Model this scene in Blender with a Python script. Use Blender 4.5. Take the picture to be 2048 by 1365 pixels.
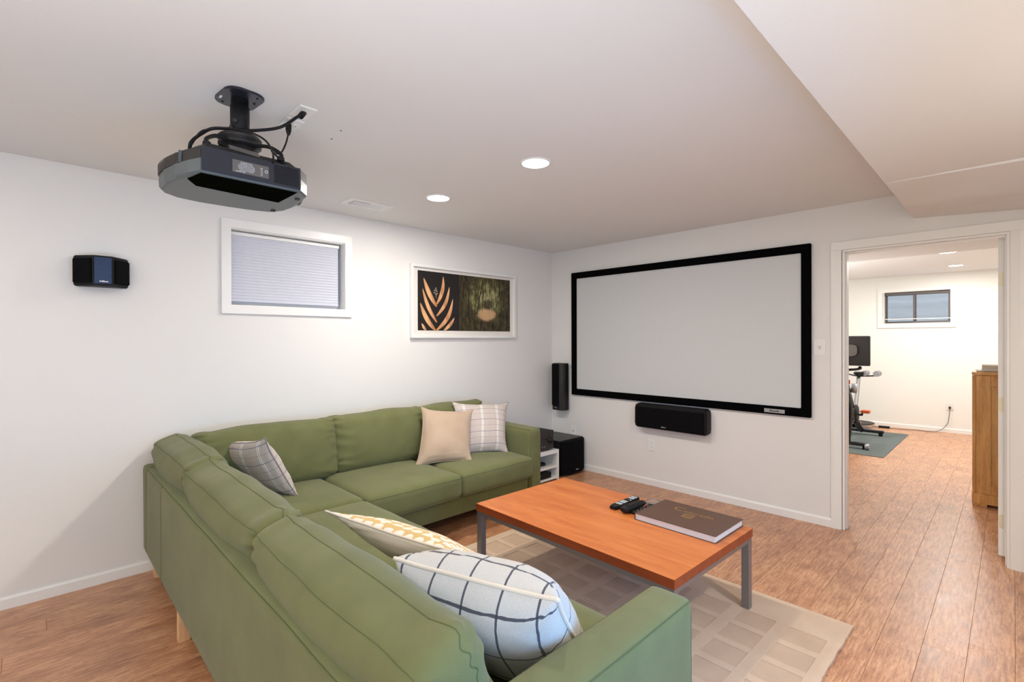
import bpy, bmesh, math, random
from mathutils import Vector, Matrix, noise
random.seed(7)
for o in list(bpy.data.objects): bpy.data.objects.remove(o)
SC = bpy.context.scene
COL = SC.collection
R = math.radians
H = 2.38

# ------------------------------------------------------------------ camera
cam_d = bpy.data.cameras.new('camera'); cam = bpy.data.objects.new('camera', cam_d); COL.objects.link(cam)
cam_d.sensor_width = 36.0; cam_d.lens = 980.04 / 2048 * 36.0; cam_d.clip_start = 0.05
cam.location = (3.6724, -4.2298, 1.3962)
_y, _p, _r = 0.79657, -0.00241, -0.002613
F_ = Vector((-math.sin(_y)*math.cos(_p), math.cos(_y)*math.cos(_p), math.sin(_p)))
R_ = Vector((math.cos(_y), math.sin(_y), 0)); U_ = R_.cross(F_)
Rr = math.cos(_r)*R_ + math.sin(_r)*U_; Ur = -math.sin(_r)*R_ + math.cos(_r)*U_
cam.rotation_euler = Matrix((Rr, Ur, -F_)).transposed().to_euler()
SC.camera = cam

# ------------------------------------------------------------------ world, exposure
w = bpy.data.worlds.new('sky'); SC.world = w; w.use_nodes = True
bg = w.node_tree.nodes['Background']; bg.inputs['Color'].default_value = (0.56, 0.66, 0.86, 1); bg.inputs['Strength'].default_value = 3.2
SC.view_settings.view_transform = 'Standard'; SC.view_settings.look = 'None'
SC.view_settings.gamma = 1.0; SC.view_settings.exposure = 0.0; SC.view_settings.use_curve_mapping = False

# ------------------------------------------------------------------ lights
WARM = (1.0, 0.935, 0.85)
FARC = (1.0, 0.975, 0.94)
def area(name, loc, rot, size, power, color, sy=None, spread=180):
    d = bpy.data.lights.new(name, 'AREA'); d.energy = power; d.color = color
    d.shape = 'RECTANGLE' if sy else 'DISK'; d.size = size
    if sy: d.size_y = sy
    d.spread = R(spread)
    o = bpy.data.objects.new(name, d); COL.objects.link(o); o.location = loc; o.rotation_euler = rot
    return o
# cool daylight from the right; rear one is an unseen fill added for brightness
area('daylight_right', (4.24, -3.15, 0.85), (0, R(78), 0), 0.9, 27, (0.05, 0.40, 1.0), 1.6, 150)
area('rear_fill', (3.9, -7.25, 1.35), (R(90), 0, 0), 3.0, 30, (0.97, 0.985, 1.0), 1.9)
# unseen fills added behind the camera and in the far room to lift ceilings
area('ceiling_fill', (3.75, -4.75, 0.70), (R(180), 0, 0), 0.9, 50, (0.95, 0.98, 1.0), 0.9)
area('far_ceiling_fill', (1.15, 2.6, 1.0), (R(180), 0, 0), 0.6, 44, (0.97, 0.985, 1.0), 0.6)

# ------------------------------------------------------------------ material helpers
def lin(c):
    return tuple(((x/255)/12.92 if x/255 <= 0.04045 else ((x/255+0.055)/1.055)**2.4) for x in c) + (1,)
class Mt:
    def __init__(s, name, rough=0.6, spec=0.5, metal=0.0):
        s.m = bpy.data.materials.new(name); s.m.use_nodes = True
        s.t = s.m.node_tree; s.b = s.t.nodes['Principled BSDF']
        s.b.inputs['Roughness'].default_value = rough
        s.b.inputs['Specular IOR Level'].default_value = spec
        s.b.inputs['Metallic'].default_value = metal
    def n(s, typ, **k):
        nd = s.t.nodes.new(typ)
        for a, v in k.items():
            if hasattr(nd, a): setattr(nd, a, v)
            else: nd.inputs[a.replace('_', ' ')].default_value = v
        return nd
    def l(s, a, b): s.t.links.new(a, b)
    def math(s, op, a, b=None, c=None):
        nd = s.t.nodes.new('ShaderNodeMath'); nd.operation = op
        for i, v in enumerate((a, b, c)):
            if v is None: continue
            if isinstance(v, (int, float)): nd.inputs[i].default_value = v
            else: s.l(v, nd.inputs[i])
        return nd.outputs[0]
    def mix(s, f, a, b, mode='MIX'):
        nd = s.t.nodes.new('ShaderNodeMix'); nd.data_type = 'RGBA'; nd.blend_type = mode
        for i, v in ((0, f), (6, a), (7, b)):
            if isinstance(v, (int, float)): nd.inputs[i].default_value = v
            elif isinstance(v, tuple): nd.inputs[i].default_value = v
            else: s.l(v, nd.inputs[i])
        return nd.outputs[2]
    def ramp(s, f, stops):
        nd = s.t.nodes.new('ShaderNodeValToRGB'); e = nd.color_ramp.elements
        while len(e) < len(stops): e.new(0.5)
        for i, (p, c) in enumerate(stops): e[i].position = p; e[i].color = c
        s.l(f, nd.inputs[0]); return nd.outputs[0]
    def coord(s, which='Object', scale=(1, 1, 1), loc=None):
        tc = s.t.nodes.new('ShaderNodeTexCoord'); mp = s.t.nodes.new('ShaderNodeMapping')
        mp.inputs['Scale'].default_value = scale
        s.l(tc.outputs[which], mp.inputs[0])
        if loc is not None: s.l(loc, mp.inputs['Location'])
        return mp.outputs[0]
    def noise(s, vec, scale, detail=3, rough=0.5):
        nd = s.t.nodes.new('ShaderNodeTexNoise'); nd.inputs['Scale'].default_value = scale
        nd.inputs['Detail'].default_value = detail; nd.inputs['Roughness'].default_value = rough
        s.l(vec, nd.inputs['Vector']); return nd.outputs['Fac']
    def base(s, c):
        if isinstance(c, tuple): s.b.inputs['Base Color'].default_value = c
        else: s.l(c, s.b.inputs['Base Color'])
    def bump(s, h, strength=0.2, dist=0.002):
        nd = s.t.nodes.new('ShaderNodeBump'); nd.inputs['Strength'].default_value = strength; nd.inputs['Distance'].default_value = dist
        s.l(h, nd.inputs['Height']); s.l(nd.outputs[0], s.b.inputs['Normal'])

def plain(name, c, rough=0.5, spec=0.5, metal=0.0, var=0.06, bump=0.0, bscale=300):
    m = Mt(name, rough, spec, metal); v = m.coord()
    c = lin(c); d = tuple(x*(1-var) for x in c[:3]) + (1,)
    m.base(m.mix(m.noise(v, 14, 3), d, c))
    if bump: m.bump(m.noise(v, bscale, 3), bump, 0.001)
    return m.m
def plaster(name, c, bs=110, st=0.35):
    m = Mt(name, 0.75, 0.25); v = m.coord()
    c = lin(c); d = tuple(x*0.965 for x in c[:3]) + (1,)
    m.base(m.mix(m.noise(v, 1.3, 4), d, c))
    m.bump(m.noise(v, bs, 3, 0.6), st, 0.0015); return m.m
def fabric(name, c, c2, scale=900, rough=0.9, sheen=0.15):
    m = Mt(name, rough, 0.2); v = m.coord()
    wv = m.noise(m.coord('Object', (1, 1, 0.25)), scale, 2)
    f = m.noise(v, 7, 3)
    f2 = m.math('ADD', m.math('MULTIPLY', f, 0.55), m.math('MULTIPLY', wv, 0.45))
    m.base(m.ramp(f2, [(0.3, lin(c2)), (0.7, lin(c))]))
    m.b.inputs['Sheen Weight'].default_value = sheen
    m.bump(wv, 0.25, 0.001); return m.m
def wood(name, c, c2, scale=(1, 12, 12), rough=0.35, rings=3.0, spec=0.5):
    m = Mt(name, rough, spec); v = m.coord('Object', scale)
    f = m.noise(v, rings, 5, 0.6); g = m.noise(m.coord('Object', tuple(x*6 for x in scale)), 4, 3)
    ff = m.math('ADD', m.math('MULTIPLY', f, 0.75), m.math('MULTIPLY', g, 0.25))
    m.base(m.ramp(ff, [(0.33, lin(c2)), (0.62, lin(c))])); return m.m
def emis(name, c, st):
    m = Mt(name); m.b.inputs['Emission Color'].default_value = c; m.b.inputs['Emission Strength'].default_value = st
    m.base((0.8, 0.8, 0.8, 1)); return m.m

M = {}
M['wall'] = plaster('wall_paint', (232, 230, 226))
M['wall_far'] = plaster('far_wall_paint', (238, 238, 232))
M['ceiling'] = plaster('ceiling_paint', (233, 232, 230), 70, 0.3)
M['trim'] = plain('trim_paint', (238, 237, 233), 0.35, 0.5, var=0.02)
M['white'] = plain('white_plastic', (236, 236, 232), 0.35, var=0.02)
M['black'] = plain('black_matte', (17, 17, 18), 0.55, 0.3)
M['velvet'] = plain('black_velvet', (6, 6, 7), 0.95, 0.05)
M['gloss'] = plain('black_gloss', (12, 12, 13), 0.12, 0.5)
M['blackw'] = wood('black_ash', (38, 36, 34), (22, 21, 20), (8, 1, 8), 0.4)
M['cloth_grille'] = plain('speaker_cloth', (13, 13, 14), 0.9, 0.1, bump=0.4, bscale=900)
M['bluegrey'] = plain('anodised_blue', (44, 62, 92), 0.3, 0.5, 0.35)
M['navy'] = plain('projector_navy', (34, 37, 48), 0.35, 0.5)
M['proj_grey'] = plain('projector_grey', (84, 92, 95), 0.38, 0.35, 0.0)
M['proj_black'] = plain('projector_black', (12, 13, 9), 0.6, 0.0)  # matte black with the sofa's dark reflection put into the colour
M['slat_grey'] = plain('slat_grey', (88, 80, 76), 0.5)
M['dark'] = plain('dark_plastic', (34, 31, 31), 0.5)
M['steel'] = plain('brushed_steel', (150, 148, 148), 0.38, 0.5, 0.75)
M['screen'] = plain('screen_fabric', (208, 210, 209), 0.85, 0.1, var=0.015)
M['green'] = fabric('green_canvas', (114, 117, 76), (98, 101, 63))
M['green_seam'] = plain('green_thread', (84, 94, 58), 0.9)
M['birch'] = wood('birch', (226, 186, 140), (205, 160, 112), (8, 8, 1), 0.5)
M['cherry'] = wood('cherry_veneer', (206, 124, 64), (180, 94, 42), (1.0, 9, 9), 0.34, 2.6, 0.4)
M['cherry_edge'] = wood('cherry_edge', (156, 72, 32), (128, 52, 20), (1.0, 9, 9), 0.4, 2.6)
M['pine'] = wood('pine', (232, 180, 112), (196, 134, 70), (10, 10, 1.1), 0.45, 2.5)
M['brown'] = plain('brown_leatherette', (92, 64, 50), 0.42, 0.5, var=0.15, bump=0.2, bscale=1200)
M['gold'] = plain('gold_foil', (178, 140, 74), 0.35, 0.5, 0.6)
M['dimgold'] = plain('faded_foil', (128, 94, 66), 0.4, 0.5, 0.3)
M['paper'] = plain('paper', (232, 226, 218), 0.8)
M['hinge'] = plain('cream_brass', (230, 220, 190), 0.4, 0.5, 0.1)
M['rubber'] = plain('rubber_mat', (104, 112, 110), 0.85, 0.2, bump=0.3, bscale=500)
M['red'] = plain('red_plastic', (200, 50, 40), 0.4)
M['orange'] = plain('orange_plastic', (214, 104, 60), 0.5)
M['silver'] = plain('silver_plastic', (176, 180, 184), 0.35, 0.5, 0.4)
M['button'] = plain('grey_buttons', (176, 190, 198), 0.5)
M['shade'] = plain('cellular_fabric', (206, 208, 218), 0.8, 0.2, var=0.02)
M['vent_dark'] = plain('slot_shade_and_label_grey', (96, 92, 88), 0.6)  # stands for shade in the slots; labels and monitor cover share the grey
M['beige'] = fabric('beige_satin', (194, 172, 148), (180, 154, 130), 500, 0.55, 0.3)
M['cream'] = fabric('cream_cotton', (226, 214, 196), (214, 200, 180))
M['cord_white'] = plain('white_cord', (214, 210, 204), 0.6)
M['cord_grey'] = plain('grey_cord', (92, 88, 84), 0.6)
M['lightdisc'] = emis('led_diffuser', (1.0, 0.97, 0.93, 1), 9.0)
M['wframe'] = plain('bronze_window_frame', (98, 92, 90), 0.5)
M['windowvinyl'] = plain('vinyl', (228, 230, 234), 0.4)
M['well'] = plain('galvanised_well', (206, 202, 194), 0.6, 0.3, 0.0)
M['bikemetal'] = plain('bike_dark_metal', (44, 46, 50), 0.35, 0.5, 0.5)
M['tan'] = plain('rug_backing', (150, 128, 108), 0.9)
g = Mt('window_glass', 0.02); g.b.inputs['Transmission Weight'].default_value = 1.0; g.b.inputs['IOR'].default_value = 1.1; g.base((0.9, 0.95, 1, 1)); M['glass'] = g.m
g = Mt('coaster_glass', 0.03); g.b.inputs['Transmission Weight'].default_value = 0.9; g.b.inputs['IOR'].default_value = 1.45; g.base((0.8, 0.84, 0.86, 1)); M['clear'] = g.m

# cork plank floor
def cork():
    m = Mt('cork_plank', 0.34, 0.5)
    oi = m.t.nodes.new('ShaderNodeObjectInfo'); rnd = oi.outputs['Random']
    cb = m.t.nodes.new('ShaderNodeCombineXYZ'); m.l(m.math('MULTIPLY', rnd, 37.0), cb.inputs[0]); m.l(m.math('MULTIPLY', rnd, 91.0), cb.inputs[1])
    streak = m.noise(m.coord('Object', (1, 0.09, 1), cb.outputs[0]), 85, 5, 0.75)
    speck = m.noise(m.coord('Object', (1, 0.30, 1), cb.outputs[0]), 100, 4, 0.75)
    blot = m.noise(m.coord('Object', (1, 0.5, 1), cb.outputs[0]), 9, 3)
    f = m.math('ADD', m.math('MULTIPLY', streak, 0.7), m.math('MULTIPLY', blot, 0.3))
    c = m.ramp(f, [(0.38, lin((150, 98, 66))), (0.5, lin((192, 136, 97))), (0.62, lin((220, 170, 130)))])
    tint = m.ramp(rnd, [(0.0, (0.93, 0.92, 0.90, 1)), (1.0, (1.05, 1.04, 1.03, 1))])
    c = m.mix(1.0, c, tint, 'MULTIPLY')
    sp = m.ramp(speck, [(0.57, (1, 1, 1, 1)), (0.66, (0.40, 0.29, 0.23, 1))])
    c = m.mix(0.75, c, sp, 'MULTIPLY')
    m.base(c)
    rr = m.ramp(blot, [(0.2, (0.28, 0.28, 0.28, 1)), (0.8, (0.42, 0.42, 0.42, 1))]); m.l(rr, m.b.inputs['Roughness'])
    m.b.inputs['Coat Weight'].default_value = 0.4; m.b.inputs['Coat Roughness'].default_value = 0.42; m.b.inputs['Coat IOR'].default_value = 1.6
    m.bump(streak, 0.06, 0.001); return m.m
M['cork'] = cork()
M['groove'] = plain('floor_groove', (112, 80, 60), 0.7)

def rugmat(name, c, c2):
    m = Mt(name, 0.95, 0.1); v = m.coord()
    f = m.math('ADD', m.math('MULTIPLY', m.noise(v, 5, 4), 0.55), m.math('MULTIPLY', m.noise(v, 420, 2), 0.45))
    m.base(m.ramp(f, [(0.35, lin(c2)), (0.65, lin(c))])); m.b.inputs['Sheen Weight'].default_value = 0.2
    m.bump(m.noise(v, 500, 3), 0.6, 0.003); return m.m
M['rug_line'] = rugmat('rug_pile_beige', (222, 196, 168), (206, 178, 150))
M['rug_panel'] = rugmat('rug_pile_taupe', (210, 182, 154), (194, 166, 138))

# plaids in the cushion's own UV space
def linemask(m, co, pos, wd):
    d = m.math('ABSOLUTE', m.math('SUBTRACT', co, pos)); return m.math('LESS_THAN', d, wd)
def plaid(name, bg1, bg2, lines):
    m = Mt(name, 0.9, 0.15); uv = m.t.nodes.new('ShaderNodeTexCoord'); sx = m.t.nodes.new('ShaderNodeSeparateXYZ')
    m.l(uv.outputs['UV'], sx.inputs[0]); u, v = sx.outputs[0], sx.outputs[1]
    ob = m.coord()
    c = m.ramp(m.noise(ob, 500, 2), [(0.3, lin(bg2)), (0.7, lin(bg1))])
    for ax, period, off, wd, col, al in lines:
        co = u if ax == 'u' else v
        fr = m.math('FRACT', m.math('DIVIDE', m.math('ADD', co, off), period))
        k = m.math('MULTIPLY', linemask(m, fr, 0.5, wd/period/2), al)
        c = m.mix(k, c, lin(col))
    m.base(c); m.bump(m.noise(ob, 700, 2), 0.4, 0.0015); m.b.inputs['Sheen Weight'].default_value = 0.2
    return m.m
_pl = [('u', .36, .0, .012, (245, 242, 240), 1), ('u', .36, .03, .012, (245, 242, 240), 1), ('v', .27, .0, .012, (110, 116, 140), .8), ('v', .27, .135, .006, (130, 126, 130), .8),
       ('u', .36, .19, .008, (196, 150, 146), .7), ('u', .36, .24, .004, (150, 140, 140), .5)]
M['plaid'] = plaid('grey_plaid_wool', (206, 194, 186), (190, 178, 170), _pl)
M['check'] = plaid('white_windowpane_wool', (208, 203, 195), (186, 183, 177), [('u', .215, .05, .013, (62, 62, 72), .92), ('v', .30, .10, .013, (62, 62, 72), .92)])
def hexm():
    m = Mt('mustard_hexagon_print', 0.85, 0.15); v = m.coord('UV', (1, 1, 0))
    vo = m.t.nodes.new('ShaderNodeTexVoronoi'); vo.inputs['Scale'].default_value = 11; vo.inputs['Randomness'].default_value = 0.18; m.l(v, vo.inputs['Vector'])
    k = m.ramp(vo.outputs['Distance'], [(0.40, (0, 0, 0, 1)), (0.47, (1, 1, 1, 1))])
    m.base(m.mix(k, lin((236, 224, 208)), lin((212, 180, 122)))); m.bump(m.noise(m.coord(), 600, 2), 0.3, 0.001); return m.m
M['hex'] = hexm()

# forest photograph (flat print)
def forest():
    m = Mt('forest_print', 0.5, 0.3); tc = m.t.nodes.new('ShaderNodeTexCoord'); sx = m.t.nodes.new('ShaderNodeSeparateXYZ'); m.l(tc.outputs['UV'], sx.inputs[0])
    u, v = sx.outputs[0], sx.outputs[1]
    n1 = m.noise(m.coord('UV', (1, 0.55, 1)), 14, 6, 0.75)
    n2 = m.noise(m.coord('UV', (3.2, 0.25, 1)), 9, 4, 0.6)
    gl = m.ramp(m.math('SUBTRACT', 1.0, m.math('MULTIPLY', m.math('SQRT', m.math('ADD', m.math('POWER', m.math('SUBTRACT', u, .52), 2.0), m.math('POWER', m.math('SUBTRACT', v, .6), 2.0))), 1.9)), [(0.1, (0, 0, 0, 1)), (1.0, (1, 1, 1, 1))])
    f = m.math('MULTIPLY', n1, m.math('ADD', 0.62, m.math('MULTIPLY', gl, 0.62)))
    c = m.ramp(f, [(0.22, lin((34, 27, 20))), (0.38, lin((82, 74, 48))), (0.50, lin((126, 124, 78))), (0.66, lin((190, 184, 138)))])
    tr = m.ramp(n2, [(0.50, (1, 1, 1, 1)), (0.60, (0.25, 0.2, 0.17, 1))])
    c = m.mix(0.9, c, tr, 'MULTIPLY')
    du = m.math('DIVIDE', m.math('SUBTRACT', u, .52), .17); dv = m.math('DIVIDE', m.math('SUBTRACT', v, .31), .11)
    path = m.ramp(m.math('MULTIPLY', m.math('ADD', m.math('ADD', m.math('POWER', du, 2.0), m.math('POWER', dv, 2.0)), m.math('MULTIPLY', n1, 2.2)), 0.25), [(0.42, (1, 1, 1, 1)), (0.62, (0, 0, 0, 1))])
    c = m.mix(m.math('MULTIPLY', path, 0.85), c, lin((206, 166, 124)))
    dk = m.ramp(m.math('ADD', m.math('POWER', m.math('DIVIDE', m.math('SUBTRACT', u, .55), .13), 2.0), m.math('POWER', m.math('DIVIDE', m.math('SUBTRACT', v, .5), .12), 2.0)), [(0.3, (1, 1, 1, 1)), (1.3, (0, 0, 0, 1))])
    c = m.mix(m.math('MULTIPLY', dk, .8), c, lin((40, 30, 22)))
    m.base(c); return m.m
M['forest'] = forest()
M['print_black'] = plain('print_black', (22, 18, 17), 0.5)
lf = Mt('leaf_print', 0.5, 0.3); lf.base(lf.ramp(lf.noise(lf.coord('Object', (1, 3, 1)), 5, 3), [(0.3, lin((182, 116, 72))), (0.7, lin((236, 186, 136)))])); M['leaf'] = lf.m

# ------------------------------------------------------------------ geometry helpers
WL = {}      # world location of each object
def _bm(verts=None):
    return bmesh.new()
def box(bm, a, b, bev=0.0, mat=0, seg=2):
    t = bmesh.new()
    c = [(a[i]+b[i])/2 for i in range(3)]; s = [abs(b[i]-a[i]) for i in range(3)]
    bmesh.ops.create_cube(t, size=1, matrix=Matrix.Translation(c) @ Matrix.Diagonal((s[0], s[1], s[2], 1)))
    if bev: bmesh.ops.bevel(t, geom=t.edges[:], offset=bev, segments=seg, affect='EDGES', profile=0.5)
    join(bm, t, mat)
def join(bm, t, mat=0, M4=None, smooth=None):
    vm = {}
    for v in t.verts: vm[v] = bm.verts.new(M4 @ v.co if M4 else v.co)
    uvs = t.loops.layers.uv.active; uvd = bm.loops.layers.uv.verify() if uvs else None
    for f in t.faces:
        try: nf = bm.faces.new([vm[v] for v in f.verts])
        except ValueError: continue
        nf.material_index = mat if mat else f.material_index; nf.smooth = f.smooth if smooth is None else smooth
        if uvs:
            for l0, l1 in zip(f.loops, nf.loops): l1[uvd].uv = l0[uvs].uv
    t.free()
def cyl(bm, p0, p1, r, seg=16, r2=None, mat=0, smooth=True, cap=True):
    p0, p1 = Vector(p0), Vector(p1); d = p1-p0; t = bmesh.new()
    bmesh.ops.create_cone(t, cap_ends=cap, segments=seg, radius1=r, radius2=r if r2 is None else r2, depth=d.length)
    for f in t.faces: f.smooth = smooth and len(f.verts) == 4
    q = d.to_track_quat('Z', 'Y').to_matrix().to_4x4()
    join(bm, t, mat, Matrix.Translation((p0+p1)/2) @ q)
def lathe(bm, prof, c, seg=24, mat=0, axis=None):
    t = bmesh.new(); rings = []
    for r, z in prof:
        rings.append([t.verts.new((r*math.cos(2*math.pi*k/seg), r*math.sin(2*math.pi*k/seg), z)) for k in range(seg)])
    for a, b in zip(rings, rings[1:]):
        for k in range(seg):
            f = t.faces.new((a[k], a[(k+1) % seg], b[(k+1) % seg], b[k])); f.smooth = True
    t.faces.new(rings[0][::-1]); t.faces.new(rings[-1])
    X = Matrix.Translation(c)
    if axis is not None: X = X @ Vector(axis).to_track_quat('Z', 'Y').to_matrix().to_4x4()
    join(bm, t, mat, X)
def tube(bm, pts, r, seg=8, closed=False, mat=0, sub=0):
    P = [Vector(p) for p in pts]
    if sub:
        Q = []; n = len(P)
        for i in range(n if closed else n-1):
            a, b, c, d = P[(i-1) % n] if (closed or i) else P[0], P[i], P[(i+1) % n], P[(i+2) % n] if (closed or i+2 < n) else P[-1]
            for k in range(sub):
                t = k/sub; Q.append(0.5*((2*b)+(c-a)*t+(2*a-5*b+4*c-d)*t*t+(3*b-a-3*c+d)*t**3))
        if not closed: Q.append(P[-1])
        P = Q
    n = len(P); rings = []; up = None
    for i in range(n):
        a = P[(i-1) % n] if (closed or i) else P[0]; b = P[(i+1) % n] if (closed or i < n-1) else P[-1]
        d = (b-a); d = d.normalized() if d.length > 1e-9 else Vector((0, 0, 1))
        if up is None: up = d.orthogonal().normalized()
        up = (up - d*up.dot(d)); up = up.normalized() if up.length > 1e-6 else d.orthogonal().normalized()
        s = d.cross(up)
        rings.append([bm.verts.new(P[i] + r*(math.cos(2*math.pi*k/seg)*up + math.sin(2*math.pi*k/seg)*s)) for k in range(seg)])
    m = n if closed else n-1
    for i in range(m):
        A, B = rings[i], rings[(i+1) % n]
        for k in range(seg):
            f = bm.faces.new((A[k], A[(k+1) % seg], B[(k+1) % seg], B[k])); f.smooth = True; f.material_index = mat
    if not closed: bm.faces.new(rings[0][::-1]); bm.faces.new(rings[-1])
def prism(bm, pts, z0, z1, mat=0, bev=0.0, X=None, seg=2):
    """polygon pts (x,y) extruded z0..z1, then transformed by X"""
    t = bmesh.new(); A = [t.verts.new((x, y, z0)) for x, y in pts]; B = [t.verts.new((x, y, z1)) for x, y in pts]; n = len(pts)
    t.faces.new(A[::-1]); t.faces.new(B)
    for i in range(n): t.faces.new((A[i], A[(i+1) % n], B[(i+1) % n], B[i]))
    if bev: bmesh.ops.bevel(t, geom=t.edges[:], offset=bev, segments=seg, affect='EDGES')
    join(bm, t, mat, X)
def rframe(bm, plane, a0, a1, b0, b1, w, d0, d1, bev=0.0, mat=0):
    """rectangular picture-frame of four mitred bars. plane 'x' (a=y,b=z) or 'y' (a=x,b=z)"""
    o = [(a0, b0), (a1, b0), (a1, b1), (a0, b1)]; i = [(a0+w, b0+w), (a1-w, b0+w), (a1-w, b1-w), (a0+w, b1-w)]
    t = bmesh.new()
    def P(q, d): return (d, q[0], q[1]) if plane == 'x' else (q[0], d, q[1])
    V = [[t.verts.new(P(q, d)) for q in ring] for ring, d in ((o, d0), (o, d1), (i, d1), (i, d0))]
    for k in range(4):
        j = (k+1) % 4
        for s in range(4):
            a, b = V[s], V[(s+1) % 4]; t.faces.new((a[k], a[j], b[j], b[k]))
    bmesh.ops.recalc_face_normals(t, faces=t.faces[:])
    if bev: bmesh.ops.bevel(t, geom=[e for e in t.edges if e.calc_face_angle(0) > 0.5], offset=bev, segments=2, affect='EDGES')
    join(bm, t, mat)
def rbox_fn(half, r, bulge=(0, 0, 0), nz=0.0, nscale=6, seed=0, wr=0.0):
    hx, hy, hz = half
    def f(q):
        p = Vector((q[0]*hx, q[1]*hy, q[2]*hz))
        inn = Vector([max(-(h-r), min(h-r, c)) for c, h in zip(p, half)])
        d = p-inn; p = inn + d.normalized()*r if d.length > 1e-9 else p
        u, v, w_ = p.x/hx, p.y/hy, p.z/hz
        cu, cv, cw = max(0, 1-u*u), max(0, 1-v*v), max(0, 1-w_*w_)
        p.x += bulge[0]*u*(cv*cw)**.6; p.y += bulge[1]*v*(cu*cw)**.6; p.z += bulge[2]*w_*(cu*cv)**.6
        if nz:
            nv = noise.noise_vector(Vector((p.x*nscale+seed, p.y*nscale, p.z*nscale)))
            p += nv*nz
        if wr:   # gathered wrinkles near the ends (x = +-hx)
            k = abs(u)**5
            p.y += wr*(abs(u)**4)*math.sin(p.z*75+seed*3+7*noise.noise(Vector((p.x*5, p.z*9, seed))))*(1 if p.y > 0 else -0.6)*min(1, abs(v)*1.6)
            c_ = max(0, (abs(u)-0.80)/0.20)*max(0, (w_-0.45)/0.55)      # corner ears
            p.z += 0.022*c_; p.x += 0.016*c_*(1 if u > 0 else -1); p.y += 0.012*c_*math.sin(p.z*160+seed)
            p.z += 0.010*noise.noise(Vector((p.x*4+seed, 0, 0)))*max(0, w_)
        return p
    return f
def rbox(fn, n=(20, 10, 10), X=None):
    t = bmesh.new(); cache = {}
    def V(q):
        k = (round(q[0], 4), round(q[1], 4), round(q[2], 4))
        if k not in cache: cache[k] = t.verts.new(X @ fn(q) if X else fn(q))
        return cache[k]
    def g(i, m): return math.sin((2*i/m-1)*math.pi/2*0.82)/math.sin(math.pi/2*0.82)
    for ax in range(3):
        b, c = [(1, 2), (2, 0), (0, 1)][ax]
        for s in (-1, 1):
            for i in range(n[b]):
                for j in range(n[c]):
                    qs = []
                    for di, dj in ((0, 0), (1, 0), (1, 1), (0, 1)):
                        q = [0, 0, 0]; q[ax] = s; q[b] = g(i+di, n[b]); q[c] = g(j+dj, n[c]); qs.append(V(q))
                    f = t.faces.new(qs if s > 0 else qs[::-1]); f.smooth = True
    return t
def seam_path(fn, ax, s1, s2, X, n=28, inset=0.0):
    """edge loop around the box face normal to axis ax at side s1 -- follows fn"""
    out = []
    o = [i for i in range(3) if i != ax]
    corners = [(-1, -1), (1, -1), (1, 1), (-1, 1)]
    for k in range(4):
        a, b = corners[k], corners[(k+1) % 4]
        for i in range(n):
            t = i/n; q = [0, 0, 0]; q[ax] = s1; q[o[0]] = a[0]+(b[0]-a[0])*t; q[o[1]] = a[1]+(b[1]-a[1])*t
            out.append(X @ fn(q) if X else fn(q))
    return out

def finish(name, me, mats, parent, kind, label, cat, group, smooth=False):
    pass
def obj(name, bm, mat, parent=None, label=None, cat=None, group=None, kind=None, origin=None, smooth=None, recalc=True):
    if recalc: bmesh.ops.recalc_face_normals(bm, faces=bm.faces[:])
    n = len(bm.verts)
    lo = Vector([min(v.co[i] for v in bm.verts) for i in range(3)]); hi = Vector([max(v.co[i] for v in bm.verts) for i in range(3)])
    c = Vector(origin) if origin is not None else (lo+hi)/2
    for v in bm.verts: v.co -= c
    if smooth is not None:
        for f in bm.faces: f.smooth = smooth
    me = bpy.data.meshes.new(name); bm.to_mesh(me); bm.free()
    for m in (mat if isinstance(mat, (list, tuple)) else [mat]): me.materials.append(M[m] if isinstance(m, str) else m)
    return place(name, me, c, parent, label, cat, group, kind)
def place(name, me, c, parent=None, label=None, cat=None, group=None, kind=None):
    o = bpy.data.objects.new(name, me); COL.objects.link(o); c = Vector(c)
    if parent: o.parent = parent; o.location = c - WL[parent.name]
    else: o.location = c
    WL[o.name] = c
    tag(o, label, cat, group, kind); return o
def tag(o, label=None, cat=None, group=None, kind=None):
    for k, v in (('label', label), ('category', cat), ('group', group), ('kind', kind)):
        if v: o[k] = v
    return o
def thing(name, loc, label, cat, group=None):
    return place(name, None, loc, None, label, cat, group)
def struct(name, bm, mat, parent=None, **k): return obj(name, bm, mat, parent, kind='structure', **k)
def bx(a, b, bev=0.0):
    bm = bmesh.new(); box(bm, a, b, bev); return bm
def text(name, s, size, X, mat, parent, ext=0.0004, align='CENTER', bold=False):
    cu = bpy.data.curves.new(name, 'FONT'); cu.body = s; cu.size = size; cu.extrude = ext; cu.align_x = align; cu.align_y = 'CENTER'
    cu.resolution_u = 3
    if bold: cu.offset = size*0.02
    to = bpy.data.objects.new(name, cu); COL.objects.link(to); bpy.context.view_layer.update()
    me = bpy.data.meshes.new_from_object(to); bpy.data.objects.remove(to)
    bm = bmesh.new(); bm.from_mesh(me); bmesh.ops.transform(bm, matrix=X, verts=bm.verts[:]); me2 = me
    return obj(name, bm, mat, parent, recalc=False)
def marks(name, n, size, X, mat, parent, seed=1):
    """a line of print too small to read: n unequal little strokes, centred on X"""
    rr = random.Random(seed); bm = bmesh.new(); ws = [size*rr.uniform(0.35, 0.62) for _ in range(n)]; gap = size*0.14
    x_ = -(sum(ws)+gap*(n-1))/2
    for i, w_ in enumerate(ws):
        h_ = size*(0.95 if i == 0 or rr.random() < 0.25 else 0.62)
        prism(bm, [(x_, -size*0.4), (x_+w_, -size*0.4), (x_+w_, -size*0.4+h_), (x_, -size*0.4+h_)], 0, 0.0004, 0, 0, X); x_ += w_+gap
    return obj(name, bm, mat, parent)
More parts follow.
